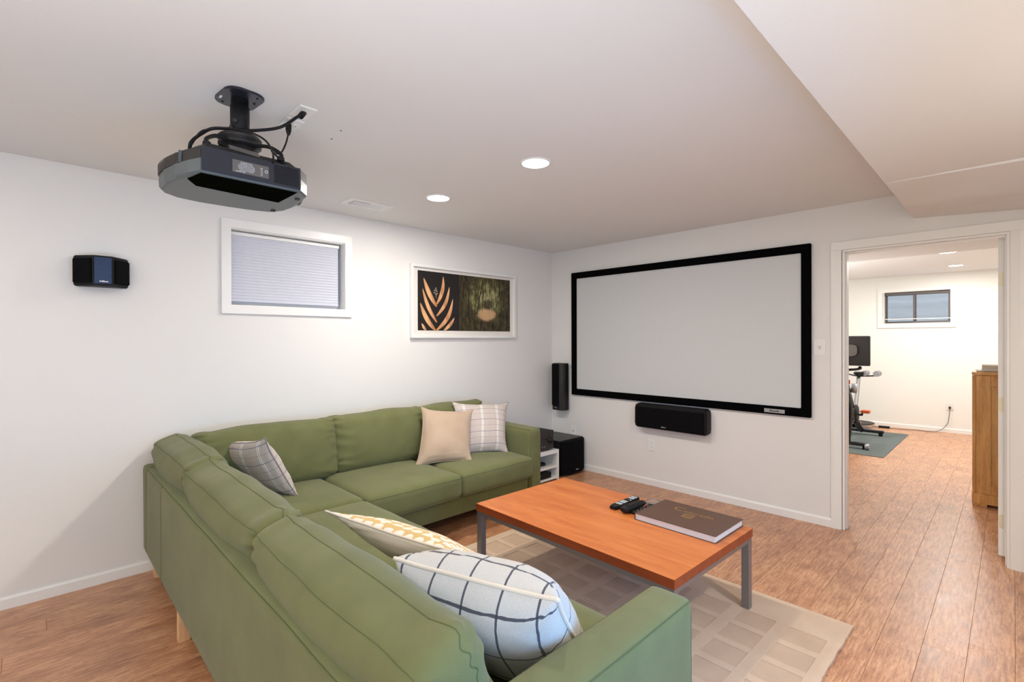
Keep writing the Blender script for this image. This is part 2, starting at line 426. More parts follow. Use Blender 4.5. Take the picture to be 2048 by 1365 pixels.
def basis(o, x, y):
    x = Vector(x).normalized(); y = Vector(y).normalized(); z = x.cross(y)
    m = Matrix((x, y, z)).transposed().to_4x4(); m.translation = Vector(o); return m

# ================================================================== ROOM SHELL
# floor base + planks
FX0, FX1, FY0, FY1 = -0.12, 4.95, -7.3, 5.62
floor = struct('floor', bx((FX0, FY0, -0.12), (FX1, FY1, -0.0085)), 'groove')
PW, PL = 0.1485, 1.25
known = {2.937: -0.307, 3.085: -0.727, 3.2335: -0.18, 3.382: -1.32, 3.5305: -1.171, 3.679: -0.62}
pm = {}
def plank_mesh(L):
    k = round(L, 2)
    if k not in pm:
        bm = bmesh.new(); g_ = 0.0004
        prism(bm, [(-PW/2+g_, -L/2+g_), (PW/2-g_, -L/2+g_), (PW/2-g_, L/2-g_), (-PW/2+g_, L/2-g_)], -0.0085, 0.0)
        top = [e for e in bm.edges if all(abs(v.co.z) < 1e-6 for v in e.verts)]
        bmesh.ops.bevel(bm, geom=top, offset=0.0006, segments=1, affect='EDGES')
        me = bpy.data.meshes.new('plank'); bm.to_mesh(me); bm.free(); me.materials.append(M['cork']); pm[k] = me
    return pm[k]
cols = []
x = 2.937
while x > 0: x -= PW
x0 = x
i = 0
while x0 + i*PW < 4.35:
    cols.append(x0 + i*PW); i += 1
for cx in cols:
    off = None
    for kx, ky in known.items():
        if abs(kx-cx) < 0.02: off = ky
    if off is None: off = random.uniform(0, PL)
    ylo, yhi = -5.3, (5.5 if cx > 1.75 else 0.0)
    y = ylo - ((ylo-off) % PL)
    while y < yhi:
        a, b = max(y, ylo), min(y+PL, yhi)
        if b-a > 0.02:
            # the planks that cross the partition line are cut there unless in the doorway
            segs = [(a, b)]
            if a < 0 < b and not (2.7 < cx < 3.7): segs = [(a, 0.0), (0.12, b)]
            for a_, b_ in segs:
                if b_-a_ > 0.02: place('plank', plank_mesh(b_-a_), (cx+PW/2, (a_+b_)/2, 0), floor)
        y += PL

# walls (openings left free)
def wall_y(name, y0, y1, x0, x1, z1, holes, mat):
    """wall slab spanning x with rectangular holes [(x0,x1,z0,z1)]"""
    bm = bmesh.new(); xs = sorted(set([x0, x1] + [h[0] for h in holes] + [h[1] for h in holes])); zs = sorted(set([0, z1] + [h[2] for h in holes] + [h[3] for h in holes]))
    for a, b in zip(xs, xs[1:]):
        for c, d in zip(zs, zs[1:]):
            if any(a >= h[0]-1e-6 and b <= h[1]+1e-6 and c >= h[2]-1e-6 and d <= h[3]+1e-6 for h in holes): continue
            box(bm, (a, y0, c), (b, y1, d))
    bmesh.ops.remove_doubles(bm, verts=bm.verts[:], dist=1e-5)
    return struct(name, bm, mat)
def wall_x(name, x0, x1, y0, y1, z1, holes, mat):
    bm = bmesh.new(); ys = sorted(set([y0, y1] + [h[0] for h in holes] + [h[1] for h in holes])); zs = sorted(set([0, z1] + [h[2] for h in holes] + [h[3] for h in holes]))
    for a, b in zip(ys, ys[1:]):
        for c, d in zip(zs, zs[1:]):
            if any(a >= h[0]-1e-6 and b <= h[1]+1e-6 and c >= h[2]-1e-6 and d <= h[3]+1e-6 for h in holes): continue
            box(bm, (x0, a, c), (x1, b, d))
    bmesh.ops.remove_doubles(bm, verts=bm.verts[:], dist=1e-5)
    return struct(name, bm, mat)
DX0, DX1, DZ = 2.815, 3.645, 2.03
wall_x('wall_left', -0.22, 0.0, -7.3, 0.0, H, [(-3.28, -2.48, 1.636, 2.15)], 'wall')
wall_y('wall_front', 0.0, 0.12, -0.22, 4.9, H, [(DX0-0.02, DX1+0.02, 0, DZ+0.02)], 'wall')
wall_y('wall_rear', -7.42, -7.3, -0.22, 4.9, H, [], 'wall')
wall_x('wall_right', 4.3, 4.42, -7.42, 0.0, H, [], 'wall')
wall_x('wall_gym_right', 4.9, 5.02, 0.12, 5.62, H, [], 'wall_far')
wall_y('wall_far', 5.5, 5.62, 0.6, 4.9, H, [(2.232, 3.026, 1.64, 2.13)], 'wall_far')
wall_x('wall_gym_left', 0.6, 0.7, 0.12, 5.5, H, [], 'wall_far')
struct('ceiling', bx((-0.22, -7.42, H), (5.02, 5.62, H+0.1)), 'ceiling')
# soffit (bulkhead) along the right with its slightly sagging end panel
bm = bmesh.new(); box(bm, (3.207, -7.3, 2.205), (4.9, 0.0, H)); struct('ceiling_soffit', bm, 'ceiling')
bm = bmesh.new()
A = [(3.207, -1.06, 2.205), (4.9, -1.06, 2.205), (4.9, 0, 2.205), (3.207, 0, 2.205)]
Bz = [(3.2075, -1.06, 2.2045), (4.9, -1.06, 2.165), (4.9, -0.001, 2.09), (3.2075, -0.001, 2.2035)]
Va = [bm.verts.new(p) for p in A]; Vb = [bm.verts.new(p) for p in Bz]
bm.faces.new(Va); bm.faces.new(Vb[::-1])
for k in range(4): bm.faces.new((Va[k], Vb[k], Vb[(k+1) % 4], Va[(k+1) % 4]))
struct('ceiling_panel', bm, 'ceiling')
bm = bmesh.new(); box(bm, (0.7, 0.12, 2.2), (4.9, 1.88, H)); struct('ceiling_bulkhead', bm, 'ceiling')

# baseboards
def base_y(name, x0, x1, y, sgn, mat='trim', h=0.064):
    bm = bmesh.new(); P = [(0, 0), (0.012, 0), (0.012, h-0.012), (0.006, h), (0, h)]
    t = bmesh.new(); A = [t.verts.new((x0, y+sgn*d, z)) for d, z in P]; B = [t.verts.new((x1, y+sgn*d, z)) for d, z in P]
    t.faces.new(A); t.faces.new(B[::-1])
    for i in range(5): t.faces.new((A[i], A[(i+1) % 5], B[(i+1) % 5], B[i]))
    join(bm, t); return struct(name, bm, mat)
def base_x(name, y0, y1, x, sgn, mat='trim', h=0.064):
    bm = bmesh.new(); P = [(0, 0), (0.012, 0), (0.012, h-0.012), (0.006, h), (0, h)]
    t = bmesh.new(); A = [t.verts.new((x+sgn*d, y0, z)) for d, z in P]; B = [t.verts.new((x+sgn*d, y1, z)) for d, z in P]
    t.faces.new(A); t.faces.new(B[::-1])
    for i in range(5): t.faces.new((A[i], A[(i+1) % 5], B[(i+1) % 5], B[i]))
    join(bm, t); return struct(name, bm, mat)
base_x('baseboard_left', -7.3, 0.0, 0.0, 1)
base_y('baseboard_front', 0.012, 2.731, 0.0, -1)
base_y('baseboard_front_right', 3.726, 4.3, 0.0, -1)
base_y('baseboard_far', 0.7, 4.9, 5.5, -1)

# door casing + jambs + door leaf
def casing(bm, x0, x1, z0, z1, y, dy, inner):
    box(bm, (x0, y, z0), (x1, y+dy, z1), 0.004)
cas = thing('door_1', ((DX0+DX1)/2, 0.06, 0), None, None); cas['kind'] = 'structure'
def dpart(name, bm, m='trim', p=cas): return obj(name, bm, m, p)
t_ = 0.015
for nm, (a, b) in (('side_casing', (2.731, 2.797)), ('side_casing', (3.660, 3.724))):
    bm = bmesh.new(); prism(bm, [(a, 0), (b, 0), (b, -0.010 if a < 3 else -0.016), (a+0.02 if a < 3 else b-0.02, -0.018), (a, -0.016 if a < 3 else -0.010)], 0.0, 2.045, 0, 0.001); dpart(nm, bm)
bm = bmesh.new(); box(bm, (2.731, -0.017, 2.045), (3.724, 0.0, 2.108), 0.004); dpart('head_casing', bm)
bm = bmesh.new(); box(bm, (2.80, -0.004, 0), (2.815, 0.124, DZ), 0.002); box(bm, (2.813, 0.03, 0), (2.822, 0.075, DZ-0.0), 0.002); dpart('jamb', bm)
bm = bmesh.new(); box(bm, (3.645, -0.004, 0), (3.66, 0.117, DZ), 0.002); box(bm, (3.638, 0.03, 0), (3.647, 0.07, DZ), 0.002); dpart('jamb', bm)
bm = bmesh.new(); box(bm, (2.80, -0.004, DZ), (3.66, 0.124, DZ+0.015), 0.002); box(bm, (2.815, 0.03, DZ-0.010), (3.645, 0.075, DZ+0.002), 0.002); dpart('head_jamb', bm)
bm = bx((3.606, 0.122, 0.03), (3.641, 0.92, DZ-0.005), 0.002)
bmesh.ops.rotate(bm, verts=bm.verts[:], cent=(3.606, 0.122, 0), matrix=Matrix.Rotation(R(-8), 3, 'Z'))
leaf = dpart('door_leaf', bm)
for zc in (1.768, 0.981, 0.245):
    bm = bmesh.new(); prism(bm, [(-0.016, -0.036), (-0.006, -0.045), (0.018, -0.045), (0.018, 0.045), (-0.006, 0.045), (-0.016, 0.036)], 0.0, 0.003, 0, 0.0, basis((3.627, 0.1215, zc), (1, 0, 0), (0, 0, 1)))
    cyl(bm, (3.643, 0.1195, zc-0.045), (3.643, 0.1195, zc+0.045), 0.0055, 10)
    hg = obj('hinge', bm, 'hinge', leaf)
    # screws joined with hinge plate geometry
for zc in (1.768, 0.981, 0.245):
    pass
cyl_b = bmesh.new(); cyl(cyl_b, (3.72, 0.85, 0.98), (3.672, 0.85, 0.98), 0.010, 12); lathe(cyl_b, [(0.012, 0), (0.026, 0.008), (0.028, 0.02), (0.018, 0.032)], (3.685, 0.85, 0.98), 16, 0, (-1, 0, 0)); obj('door_knob', cyl_b, 'hinge', leaf)

# ================================================================== WINDOW 1 (left wall)
win = thing('window_1', (0, -2.88, 1.9), None, None); win['kind'] = 'structure'
bm = bmesh.new(); rframe(bm, 'x', -3.338, -2.419, 1.576, 2.214, 0.060, 0.0, 0.018, 0.003); obj('window_trim', bm, 'trim', win)
bm = bmesh.new(); rframe(bm, 'x', -3.285, -2.475, 1.631, 2.155, 0.007, -0.2, 0.004); obj('reveal', bm, 'trim', win)
bm = bmesh.new(); rframe(bm, 'x', -3.278, -2.482, 1.638, 2.148, 0.030, -0.15, -0.095, 0.002); box(bm, (-0.15, -2.90, 1.66), (-0.11, -2.86, 2.13)); obj('window_frame', bm, 'windowvinyl', win)
obj('glass', bx((-0.135, -3.26, 1.66), (-0.131, -2.50, 2.13)), 'glass', win)
bl = thing('cellular_blind', (-0.055, -2.88, 1.66), 'white pleated cellular blind drawn down inside the small left wall window', 'blind')
obj('head_rail', bx((-0.088, -3.272, 2.118), (-0.045, -2.498, 2.143), 0.003), 'white', bl)
obj('bottom_rail', bx((-0.086, -3.270, 1.664), (-0.047, -2.506, 1.682), 0.003), 'shade', bl)
bm = bmesh.new(); N = 21
zz = [1.682 + (2.118-1.682)*(i/(2*N)) for i in range(2*N+1)]
for side, sg in ((-0.052, 1), (-0.082, -1)):
    pr = None
    for i, z in enumerate(zz):
        xx = side + (0.0022*sg if i % 2 else -0.0022*sg); cur = [bm.verts.new((xx, -3.270, z)), bm.verts.new((xx, -2.506, z))]
        if pr: bm.faces.new((pr[0], pr[1], cur[1], cur[0]))
        pr = cur
obj('pleats', bm, 'shade', bl)
# outside the window: galvanised window well
bm = bmesh.new()
for k in range(24):
    a = math.pi*k/23
    pass
def well(name, axis, c0, c1, depth, base, z0, z1, label):
    bm = bmesh.new(); nz = 40; na = 20; prev = None
    for i in range(nz+1):
        z = z0+(z1-z0)*i/nz; rr = 0.012*math.sin(i/nz*2*math.pi*9)
        ring = []
        for k in range(na+1):
            a = math.pi*k/na; s = (c0+c1)/2 - (c1-c0)/2*math.cos(a); d = (depth+rr)*math.sin(a)**.7
            ring.append(bm.verts.new((base-d, s, z) if axis == 'x' else (s, base+d, z)))
        if prev:
            for k in range(na):
                f = bm.faces.new((prev[k], prev[k+1], ring[k+1], ring[k])); f.smooth = True
        prev = ring
    obj(name, bm, 'well', None, label, 'window well')
well('window_well', 'x', -3.6, -2.16, 0.55, -0.23, 1.3, 2.7, 'corrugated metal window well outside the blinded left window')
well('window_well', 'y', 1.9, 3.36, 0.6, 5.63, 1.3, 2.6, 'corrugated metal well behind the small window in the far room')

# window 2 (far room)
w2 = thing('window_2', (2.63, 5.5, 1.9), None, None); w2['kind'] = 'structure'
bm = bmesh.new(); rframe(bm, 'y', 2.147, 3.085, 1.566, 2.192, 0.062, 5.482, 5.5, 0.003); obj('window_trim', bm, 'trim', w2)
bm = bmesh.new(); rframe(bm, 'y', 2.227, 3.031, 1.635, 2.135, 0.006, 5.49, 5.62); obj('reveal', bm, 'trim', w2)
for nm, a, b, yy in (('sash', 2.233, 2.62, 5.585), ('sash', 2.585, 3.025, 5.555)):
    bm = bmesh.new(); rframe(bm, 'y', a, b, 1.641, 2.11, 0.030, yy, yy+0.028, 0.002); s = obj(nm, bm, 'wframe', w2)
    obj('pane', bx((a+0.028, yy+0.012, 1.668), (b-0.028, yy+0.015, 2.085)), 'glass', s)
obj('head_track', bx((2.233, 5.54, 2.085), (3.025, 5.61, 2.129), 0.002), 'wframe', w2)
obj('blind_rail', bx((2.236, 5.515, 1.700), (3.022, 5.530, 1.712), 0.002), 'white', w2)

# ================================================================== CEILING FITTINGS
def downlight(x, y, z, label, power, group, r=0.078, col=WARM, disc=True):
    t = thing('recessed_light', (x, y, z), label, 'ceiling light', group)
    bm = bmesh.new(); lathe(bm, [(r+0.012, 0.0), (r+0.012, -0.003), (r, -0.006), (r-0.004, -0.004), (r-0.004, 0.0)], (x, y, z), 32); obj('trim_ring', bm, 'white', t)
    bm = bmesh.new(); cyl(bm, (x, y, z-0.0045), (x, y, z-0.001), r-0.003, 32); obj('diffuser', bm, 'lightdisc', t)
    d = area('lamp', (x, y, z-0.012), (0, 0, 0), r*1.5, power, col); d.parent = t; d.location = (0, 0, -0.012)
    return t
G1 = None
downlight(0.894, -2.222, H, 'glowing round ceiling downlight nearer the left wall, by the air vent', 19, G1)
downlight(1.817, -2.229, H, 'glowing round ceiling downlight farther from the left wall, larger in view', 18, G1)
downlight(0.894, -4.95, H, 'recessed round downlight behind the projector, outside the view', 2.5, G1)
downlight(2.05, -5.2, H, 'recessed round downlight behind the camera, outside the view', 17, G1)
downlight(3.98, -2.2, 2.205, 'unseen round downlight added in the low soffit to brighten the front wall', 19, G1)  # unseen lamp added to brighten the wall top by the soffit
downlight(3.135, 4.62, H, 'round downlight in the bright far room near its window', 21, G1, col=FARC)
downlight(3.152, 3.20, H, 'round downlight in the far room just past its bulkhead', 22, G1, col=FARC)
downlight(1.6, 3.9, H, 'far room downlight hidden behind the left door jamb', 17, G1, col=FARC)
downlight(4.4, 3.9, H, 'far room downlight hidden behind the open door', 17, G1, col=FARC)

# air vent
v = thing('air_vent', (0.40, -2.495, H), 'white rectangular ceiling air vent beside the left wall window', 'vent')
obj('vent_plate', bx((0.315, -2.665, H-0.006), (0.485, -2.325, H), 0.002), 'white', v)
for i in range(9):
    obj('slat', bx((0.352+i*0.0115, -2.615, H-0.011), (0.356+i*0.0115, -2.50, H-0.005)), 'white', v)
obj('slot', bx((0.350, -2.617, H-0.0068), (0.452, -2.498, H-0.0058)), 'vent_dark', v, label='grey sheet for the shade between louvres')  # shade behind the louvres, painted as a thin grey sheet
for i in range(9):
    obj('slat', bx((0.352+i*0.0115, -2.485, H-0.009), (0.358+i*0.0115, -2.37, H-0.005)), 'white', v)
# wall and ceiling plates
def plate(name, o, xa, ya, w_, h_, label, kind, cat='outlet'):
    X = basis(o, xa, ya); t = thing(name, o, label, cat)
    bm = bmesh.new(); prism(bm, [(-w_/2, -h_/2), (w_/2, -h_/2), (w_/2, h_/2), (-w_/2, h_/2)], 0, 0.006, 0, 0.002, X); obj('cover_plate', bm, 'white', t)
    if kind == 'duplex':
        for s in (-1, 1):
            bm = bmesh.new(); prism(bm, [(0.016*math.cos(a*math.pi/8), s*0.019+0.0135*math.sin(a*math.pi/8)) for a in range(16)], 0.005, 0.0085, 0, 0, X); r = obj('receptacle', bm, 'white', t)
            bm = bmesh.new()
            for xx in (-0.006, 0.006): prism(bm, [(xx-0.0012, s*0.019-0.004), (xx+0.0012, s*0.019-0.004), (xx+0.0012, s*0.019+0.005), (xx-0.0012, s*0.019+0.005)], 0.008, 0.009, 0, 0, X)
            obj('slot', bm, 'vent_dark', r)
    elif kind == 'switch':
        bm = bmesh.new(); prism(bm, [(-0.017, -0.033), (0.017, -0.033), (0.017, 0.033), (-0.017, 0.033)], 0.005, 0.008, 0, 0.001, X); obj('switch_body', bm, 'white', t)
        bm = bmesh.new(); prism(bm, [(-0.005, -0.012), (0.005, -0.012), (0.005, 0.012), (-0.005, 0.012)], 0.008, 0.016, 0, 0.001, X); obj('toggle', bm, 'cream', t)
    elif kind == 'coax':
        bm = bmesh.new(); cyl(bm, X @ Vector((0, 0.0, 0.004)), X @ Vector((0, 0.0, 0.016)), 0.005, 10); obj('coax_jack', bm, 'gold', t)
    return t
plate('wall_outlet', (1.258, -0.0, 0.387), (1, 0, 0), (0, 0, 1), 0.074, 0.117, 'white double power outlet low on the wall under the centre speaker', 'duplex')
plate('light_switch', (2.656, 0, 1.333), (1, 0, 0), (0, 0, 1), 0.08, 0.122, 'white light switch plate between the projection screen and the doorway', 'switch', 'switch')
plate('coax_outlet', (0.31, 0, 0.40), (1, 0, 0), (0, 0, 1), 0.075, 0.118, 'white cable plate low in the corner above the subwoofer', 'coax')
po = plate('wall_outlet', (3.017, 5.5, 0.395), (1, 0, 0), (0, 0, 1), 0.078, 0.122, 'white power outlet with a plugged grey cord on the far room wall', 'duplex')
plate('ceiling_outlet', (1.537, -3.395, H), (1, 0, 0), (0, -1, 0), 0.125, 0.075, 'white ceiling socket plate holding the thick black projector cable', 'none')
plate('ceiling_outlet', (1.385, -3.39, H), (1, 0, 0), (0, -1, 0), 0.125, 0.078, 'white ceiling power plate with the thin black plug, nearer the left wall', 'duplex')

# ================================================================== PROJECTION SCREEN
sc = thing('projection_screen', (1.4525, 0, 1.46), 'large fixed projection screen with black velvet frame on the front wall', 'projection screen')
bm = bmesh.new(); rframe(bm, 'y', 0.303, 2.604, 0.799, 2.121, 0.066, -0.032, -0.002, 0.004); obj('frame', bm, 'velvet', sc)
obj('screen_surface', bx((0.365, -0.018, 0.861), (2.542, -0.012, 2.059)), 'screen', sc)
bm = bmesh.new(); box(bm, (2.275, -0.0345, 0.812), (2.425, -0.032, 0.842), 0.001); bd = obj('badge', bm, 'silver', sc, label='small silver maker plate')
marks('badge_text', 9, 0.013, basis((2.35, -0.0350, 0.827), (1, 0, 0), (0, 0, 1)), 'dark', bd, 3)

# ================================================================== SPEAKERS
cs = thing('centre_speaker', (1.52, 0, 0.68), 'long black centre speaker mounted on the wall under the projection screen', 'speaker')
bm = bmesh.new(); prism(bm, [(1.138, 0.562), (1.826, 0.562), (1.834, 0.59), (1.835, 0.758), (1.824, 0.787), (1.144, 0.787), (1.128, 0.76), (1.126, 0.59)], 0, 0.100, 0, 0.012, Matrix(((1, 0, 0, 0), (0, 0, -1, 0), (0, 1, 0, 0), (0, 0, 0, 1))), 3); obj('cabinet', bm, 'black', cs, smooth=False)
bm = bmesh.new(); box(bm, (1.150, -0.109, 0.572), (1.812, -0.098, 0.756), 0.005, 0, 3); gr = obj('grille', bm, 'cloth_grille', cs)
marks('maker_name', 7, 0.0105, basis((1.435, -0.1095, 0.590), (1, 0, 0), (0, 0, 1)), 'silver', gr)
obj('wall_bracket', bx((1.42, -0.03, 0.62), (1.62, 0.0, 0.75)), 'black', cs)

ls = thing('wall_speaker', (0.19, 0, 0.88), 'tall black wall speaker in the corner left of the projection screen', 'speaker')
X = Matrix.Translation((0, 0, 0))
bm = bmesh.new(); prism(bm, [(0.114, -0.03), (0.112, -0.128), (0.225, -0.132), (0.258, -0.120), (0.266, -0.095), (0.266, -0.03)], 0.625, 1.137, 0, 0.004, None, 2); obj('cabinet', bm, 'black', ls)
bm = bmesh.new(); box(bm, (0.115, -0.141, 0.675), (0.212, -0.130, 1.130), 0.004); g2 = obj('grille', bm, 'cloth_grille', ls)
bm = bmesh.new(); prism(bm, [(0.216, -0.139), (0.234, -0.139), (0.262, -0.124), (0.270, -0.095), (0.266, -0.095), (0.256, -0.120), (0.230, -0.131), (0.216, -0.131)], 0.63, 1.132, 0, 0.001); obj('side_trim', bm, 'blackw', ls)
marks('maker_name', 7, 0.0093, basis((0.165, -0.1335, 0.652), (1, 0, 0), (0, 0, 1)), 'silver', ls)
obj('wall_bracket', bx((0.16, -0.032, 0.80), (0.22, 0.0, 0.95)), 'black', ls)
bm = bmesh.new(); tube(bm, [(0.262, -0.025, 1.05), (0.272, -0.012, 1.09), (0.285, -0.008, 1.12), (0.305, -0.006, 1.13)], 0.003, 6, sub=5); obj('speaker_wire', bm, 'cord_white', ls)

ss = thing('surround_speaker', (0, -3.952, 1.785), 'black angled surround speaker with blue-grey centre mounted alone on the left wall', 'speaker')
pl = [(0.0, -4.055), (0.035, -4.070), (0.125, -3.99), (0.125, -3.905), (0.035, -3.825), (0.0, -3.84)]
bm = bmesh.new(); prism(bm, pl, 1.703, 1.872, 0, 0.006, None, 2); obj('cabinet', bm, 'black', ss)
obj('front_panel', bx((0.12, -3.986, 1.716), (0.1275, -3.911, 1.862), 0.001), 'bluegrey', ss, label='blue-grey ribbed front panel')
for k in range(15):
    pass
bm = bmesh.new()
for k in range(16): box(bm, (0.127, -3.983, 1.728+k*0.0084), (0.1287, -3.914, 1.7315+k*0.0084))
o = obj('rib', bm, 'bluegrey', ss); o['kind'] = 'stuff'
for a, b, nm in (((0.038, -4.066), (0.120, -3.993), 0), ((0.120, -3.902), (0.038, -3.829), 1)):
    d = Vector((b[0]-a[0], b[1]-a[1], 0)); L = d.length; X = basis(((a[0]+b[0])/2, (a[1]+b[1])/2, 1.787), d, (0, 0, 1))
    bm = bmesh.new(); prism(bm, [(-L/2, -0.068), (L/2, -0.068), (L/2, 0.068), (-L/2, 0.068)], 0.0, 0.012, 0, 0.004, X); obj('grille', bm, 'cloth_grille', ss)
marks('maker_name', 7, 0.0087, basis((0.1295, -3.945, 1.728), (0, 1, 0), (0, 0, 1)), 'white', ss)

sw = thing('subwoofer', (0.28, -0.22, 0), 'black floor subwoofer with curved front in the corner beside the white media shelf', 'subwoofer')
bm = bmesh.new(); prism(bm, [(0.06, -0.405), (0.455, -0.415), (0.455, -0.022), (0.06, -0.022)], 0.02, 0.362, 0, 0.005); obj('cabinet', bm, 'blackw', sw)
crv = [(0.453, -0.412)] + [(0.470+0.045*math.sin(math.pi*t/12)**.8, -0.410+0.385*t/12) for t in range(13)] + [(0.453, -0.022)]
bm = bmesh.new(); prism(bm, crv, 0.022, 0.352, 0, 0.003); g3 = obj('grille', bm, 'cloth_grille', sw)
marks('maker_name', 7, 0.0112, basis((0.5165, -0.20, 0.055), (0, 1, 0), (0, 0, 1)), 'silver', g3)
for a, b in ((0.09, -0.37), (0.42, -0.37), (0.09, -0.06), (0.42, -0.06)):
    bm = bmesh.new(); cyl(bm, (a, b, 0), (a, b, 0.022), 0.02, 12); obj('foot', bm, 'dark', sw)

# ================================================================== MEDIA SHELF + RECEIVER
ms = thing('media_shelf', (0.27, -0.80, 0), 'low white open media shelf between the sofa arm and subwoofer', 'shelf unit')
obj('top_panel', bx((0.04, -1.14, 0.268), (0.50, -0.475, 0.303), 0.002), 'white', ms)
for y in (-1.14, -0.50): obj('side_panel', bx((0.04, y, 0.0), (0.50, y+0.025, 0.268), 0.0015), 'white', ms)
obj('shelf', bx((0.05, -1.115, 0.125), (0.492, -0.50, 0.145), 0.001), 'white', ms)
obj('bottom_panel', bx((0.05, -1.115, 0.018), (0.50, -0.50, 0.038), 0.001), 'white', ms)
obj('back_panel', bx((0.04, -1.115, 0.018), (0.05, -0.50, 0.268)), 'white', ms)
rc = thing('receiver', (0.28, -0.75, 0.303), 'black audio receiver with round volume knob on top of the white shelf', 'receiver')
bm = bmesh.new(); box(bm, (0.10, -0.96, 0.317), (0.46, -0.527, 0.497), 0.003); obj('case', bm, 'black', rc)
obj('front_panel', bx((0.458, -0.962, 0.316), (0.475, -0.525, 0.498), 0.004), 'dark', rc)
obj('display', bx((0.4745, -0.93, 0.42), (0.4757, -0.60, 0.424)), 'black', rc)
bm = bmesh.new(); lathe(bm, [(0.031, 0), (0.031, 0.003), (0.024, 0.004), (0.023, 0.022), (0.019, 0.025)], (0.475, -0.577, 0.400), 24, 0, (1, 0, 0)); obj('volume_knob', bm, 'black', rc)
for k in range(5): 
    bm = bmesh.new(); cyl(bm, (0.474, -0.80+k*0.035, 0.35), (0.479, -0.80+k*0.035, 0.35), 0.005, 10); obj('button', bm, 'silver', rc)
for a, b in ((0.13, -0.93), (0.43, -0.93), (0.13, -0.58), (0.43, -0.58)):
    bm = bmesh.new(); cyl(bm, (a, b, 0.303), (a, b, 0.318), 0.022, 14); obj('foot', bm, 'black', rc)
dp = thing('disc_player', (0.28, -0.80, 0.038), 'flat black disc player on the bottom of the white media shelf', 'disc player')
obj('case', bx((0.10, -1.02, 0.044), (0.49, -0.59, 0.098), 0.003), 'gloss', dp)
obj('front_panel', bx((0.488, -1.02, 0.045), (0.496, -0.59, 0.097), 0.002), 'black', dp)
obj('disc_tray', bx((0.4955, -0.90, 0.07), (0.498, -0.74, 0.085), 0.0005), 'dark', dp)
hs = thing('game_controller', (0.40, -0.66, 0.145), 'black handheld controller lying on the middle shelf of the white unit', 'controller')
bm = bmesh.new(); lathe(bm, [(0.02, 0), (0.032, 0.008), (0.03, 0.024), (0.012, 0.032)], (0.40, -0.61, 0.145), 16); lathe(bm, [(0.02, 0), (0.032, 0.008), (0.03, 0.024), (0.012, 0.032)], (0.40, -0.71, 0.145), 16); box(bm, (0.375, -0.71, 0.150), (0.43, -0.61, 0.172), 0.006); obj('body', bm, 'black', hs)
for y in (-0.63, -0.69):
    bm = bmesh.new(); cyl(bm, (0.405, y, 0.170), (0.405, y, 0.184), 0.008, 10); obj('thumb_stick', bm, 'dark', hs)
bk = obj('paperback', bx((0.34, -0.92, 0.145), (0.47, -0.76, 0.163), 0.002), 'paper', None, 'pale paperback lying on the middle shelf of the white unit', 'book')

# ================================================================== FRAMED PICTURE
pf = thing('framed_picture', (0, -1.25, 1.74), 'wide white framed print of golden leaves and a forest path on the left wall', 'picture')
bm = bmesh.new(); rframe(bm, 'x', -1.886, -0.612, 1.414, 2.066, 0.026, 0.002, 0.034, 0.002); obj('frame', bm, 'white', pf)
obj('mat_board', bx((0.002, -1.865, 1.435), (0.016, -0.633, 2.045)), 'paper', pf)
def uvquad(name, y0, y1, z0, z1, xx, mat, parent, X0=None):
    bm = bmesh.new(); box(bm, (xx-0.001, y0, z0), (xx, y1, z1)); uv = bm.loops.layers.uv.verify()
    for f in bm.faces:
        for l in f.loops: l[uv].uv = ((l.vert.co.y-y0)/(y1-y0), (l.vert.co.z-z0)/(z1-z0))
    return obj(name, bm, mat, parent)
uvquad('leaf_print', -1.812, -1.352, 1.482, 2.012, 0.018, 'print_black', pf)
uvquad('forest_print', -1.352, -0.686, 1.482, 2.012, 0.018, 'forest', pf)
def pq(u, v): return (-1.812 + u/1145*1.126, 2.012 - v/745*0.53)   # print coordinates inside the picture
def flat_leaf(base_, tip, w_, bend):
    b0 = Vector(pq(*base_)); t0 = Vector(pq(*tip)); d = t0-b0; n_ = Vector((-d.y, d.x)).normalized()
    L, Rr_ = [], []
    for i in range(13):
        t = i/12; c = b0 + d*t + n_*bend*d.length*math.sin(math.pi*t); ww = 0.74*w_*(math.sin(math.pi*(0.08+0.92*t))**0.75 if t < 0.999 else 0)
        L.append(c+n_*ww/2); Rr_.append(c-n_*ww/2)
    bm = bmesh.new(); vl = [bm.verts.new((0.0186, p.x, p.y)) for p in L]; vr = [bm.verts.new((0.0186, p.x, p.y)) for p in Rr_]
    for i in range(12): bm.faces.new((vl[i], vr[i], vr[i+1], vl[i+1]))
    obj('printed_leaf', bm, 'leaf', lp)
lp = [o for o in pf.children if o.name.startswith('leaf_print')][0]
for b_, t_2, ww, be in [((205, 440), (62, 85), 0.062, 0.05), ((205, 640), (50, 215), 0.050, 0.06), ((190, 745), (25, 400), 0.062, 0.07), ((205, 410), (280, 40), 0.052, -0.10),
                     ((205, 560), (352, 170), 0.048, -0.10), ((205, 740), (392, 325), 0.056, -0.12), ((285, 745), (412, 570), 0.045, -0.06), ((88, 745), (40, 655), 0.035, 0.04)]:
    flat_leaf(b_, t_2, ww, be)
bm = bmesh.new()
for u, v_ in ((195, 205), (180, 235), (208, 240), (175, 262), (212, 270), (196, 225)):
    y_, z_ = pq(u, v_); cyl(bm, (0.0180, y_, z_), (0.0187, y_, z_), 0.005, 8)
for a, b in (((195, 205), (200, 330)), ((175, 262), (200, 290)), ((212, 270), (200, 300))):
    p0, p1 = pq(*a), pq(*b); tube(bm, [(0.0184, p0[0], p0[1]), (0.0184, p1[0], p1[1])], 0.0012, 6)
obj('printed_sprig', bm, 'cream', lp)
fp = [o for o in pf.children if o.name.startswith('forest_print')][0]
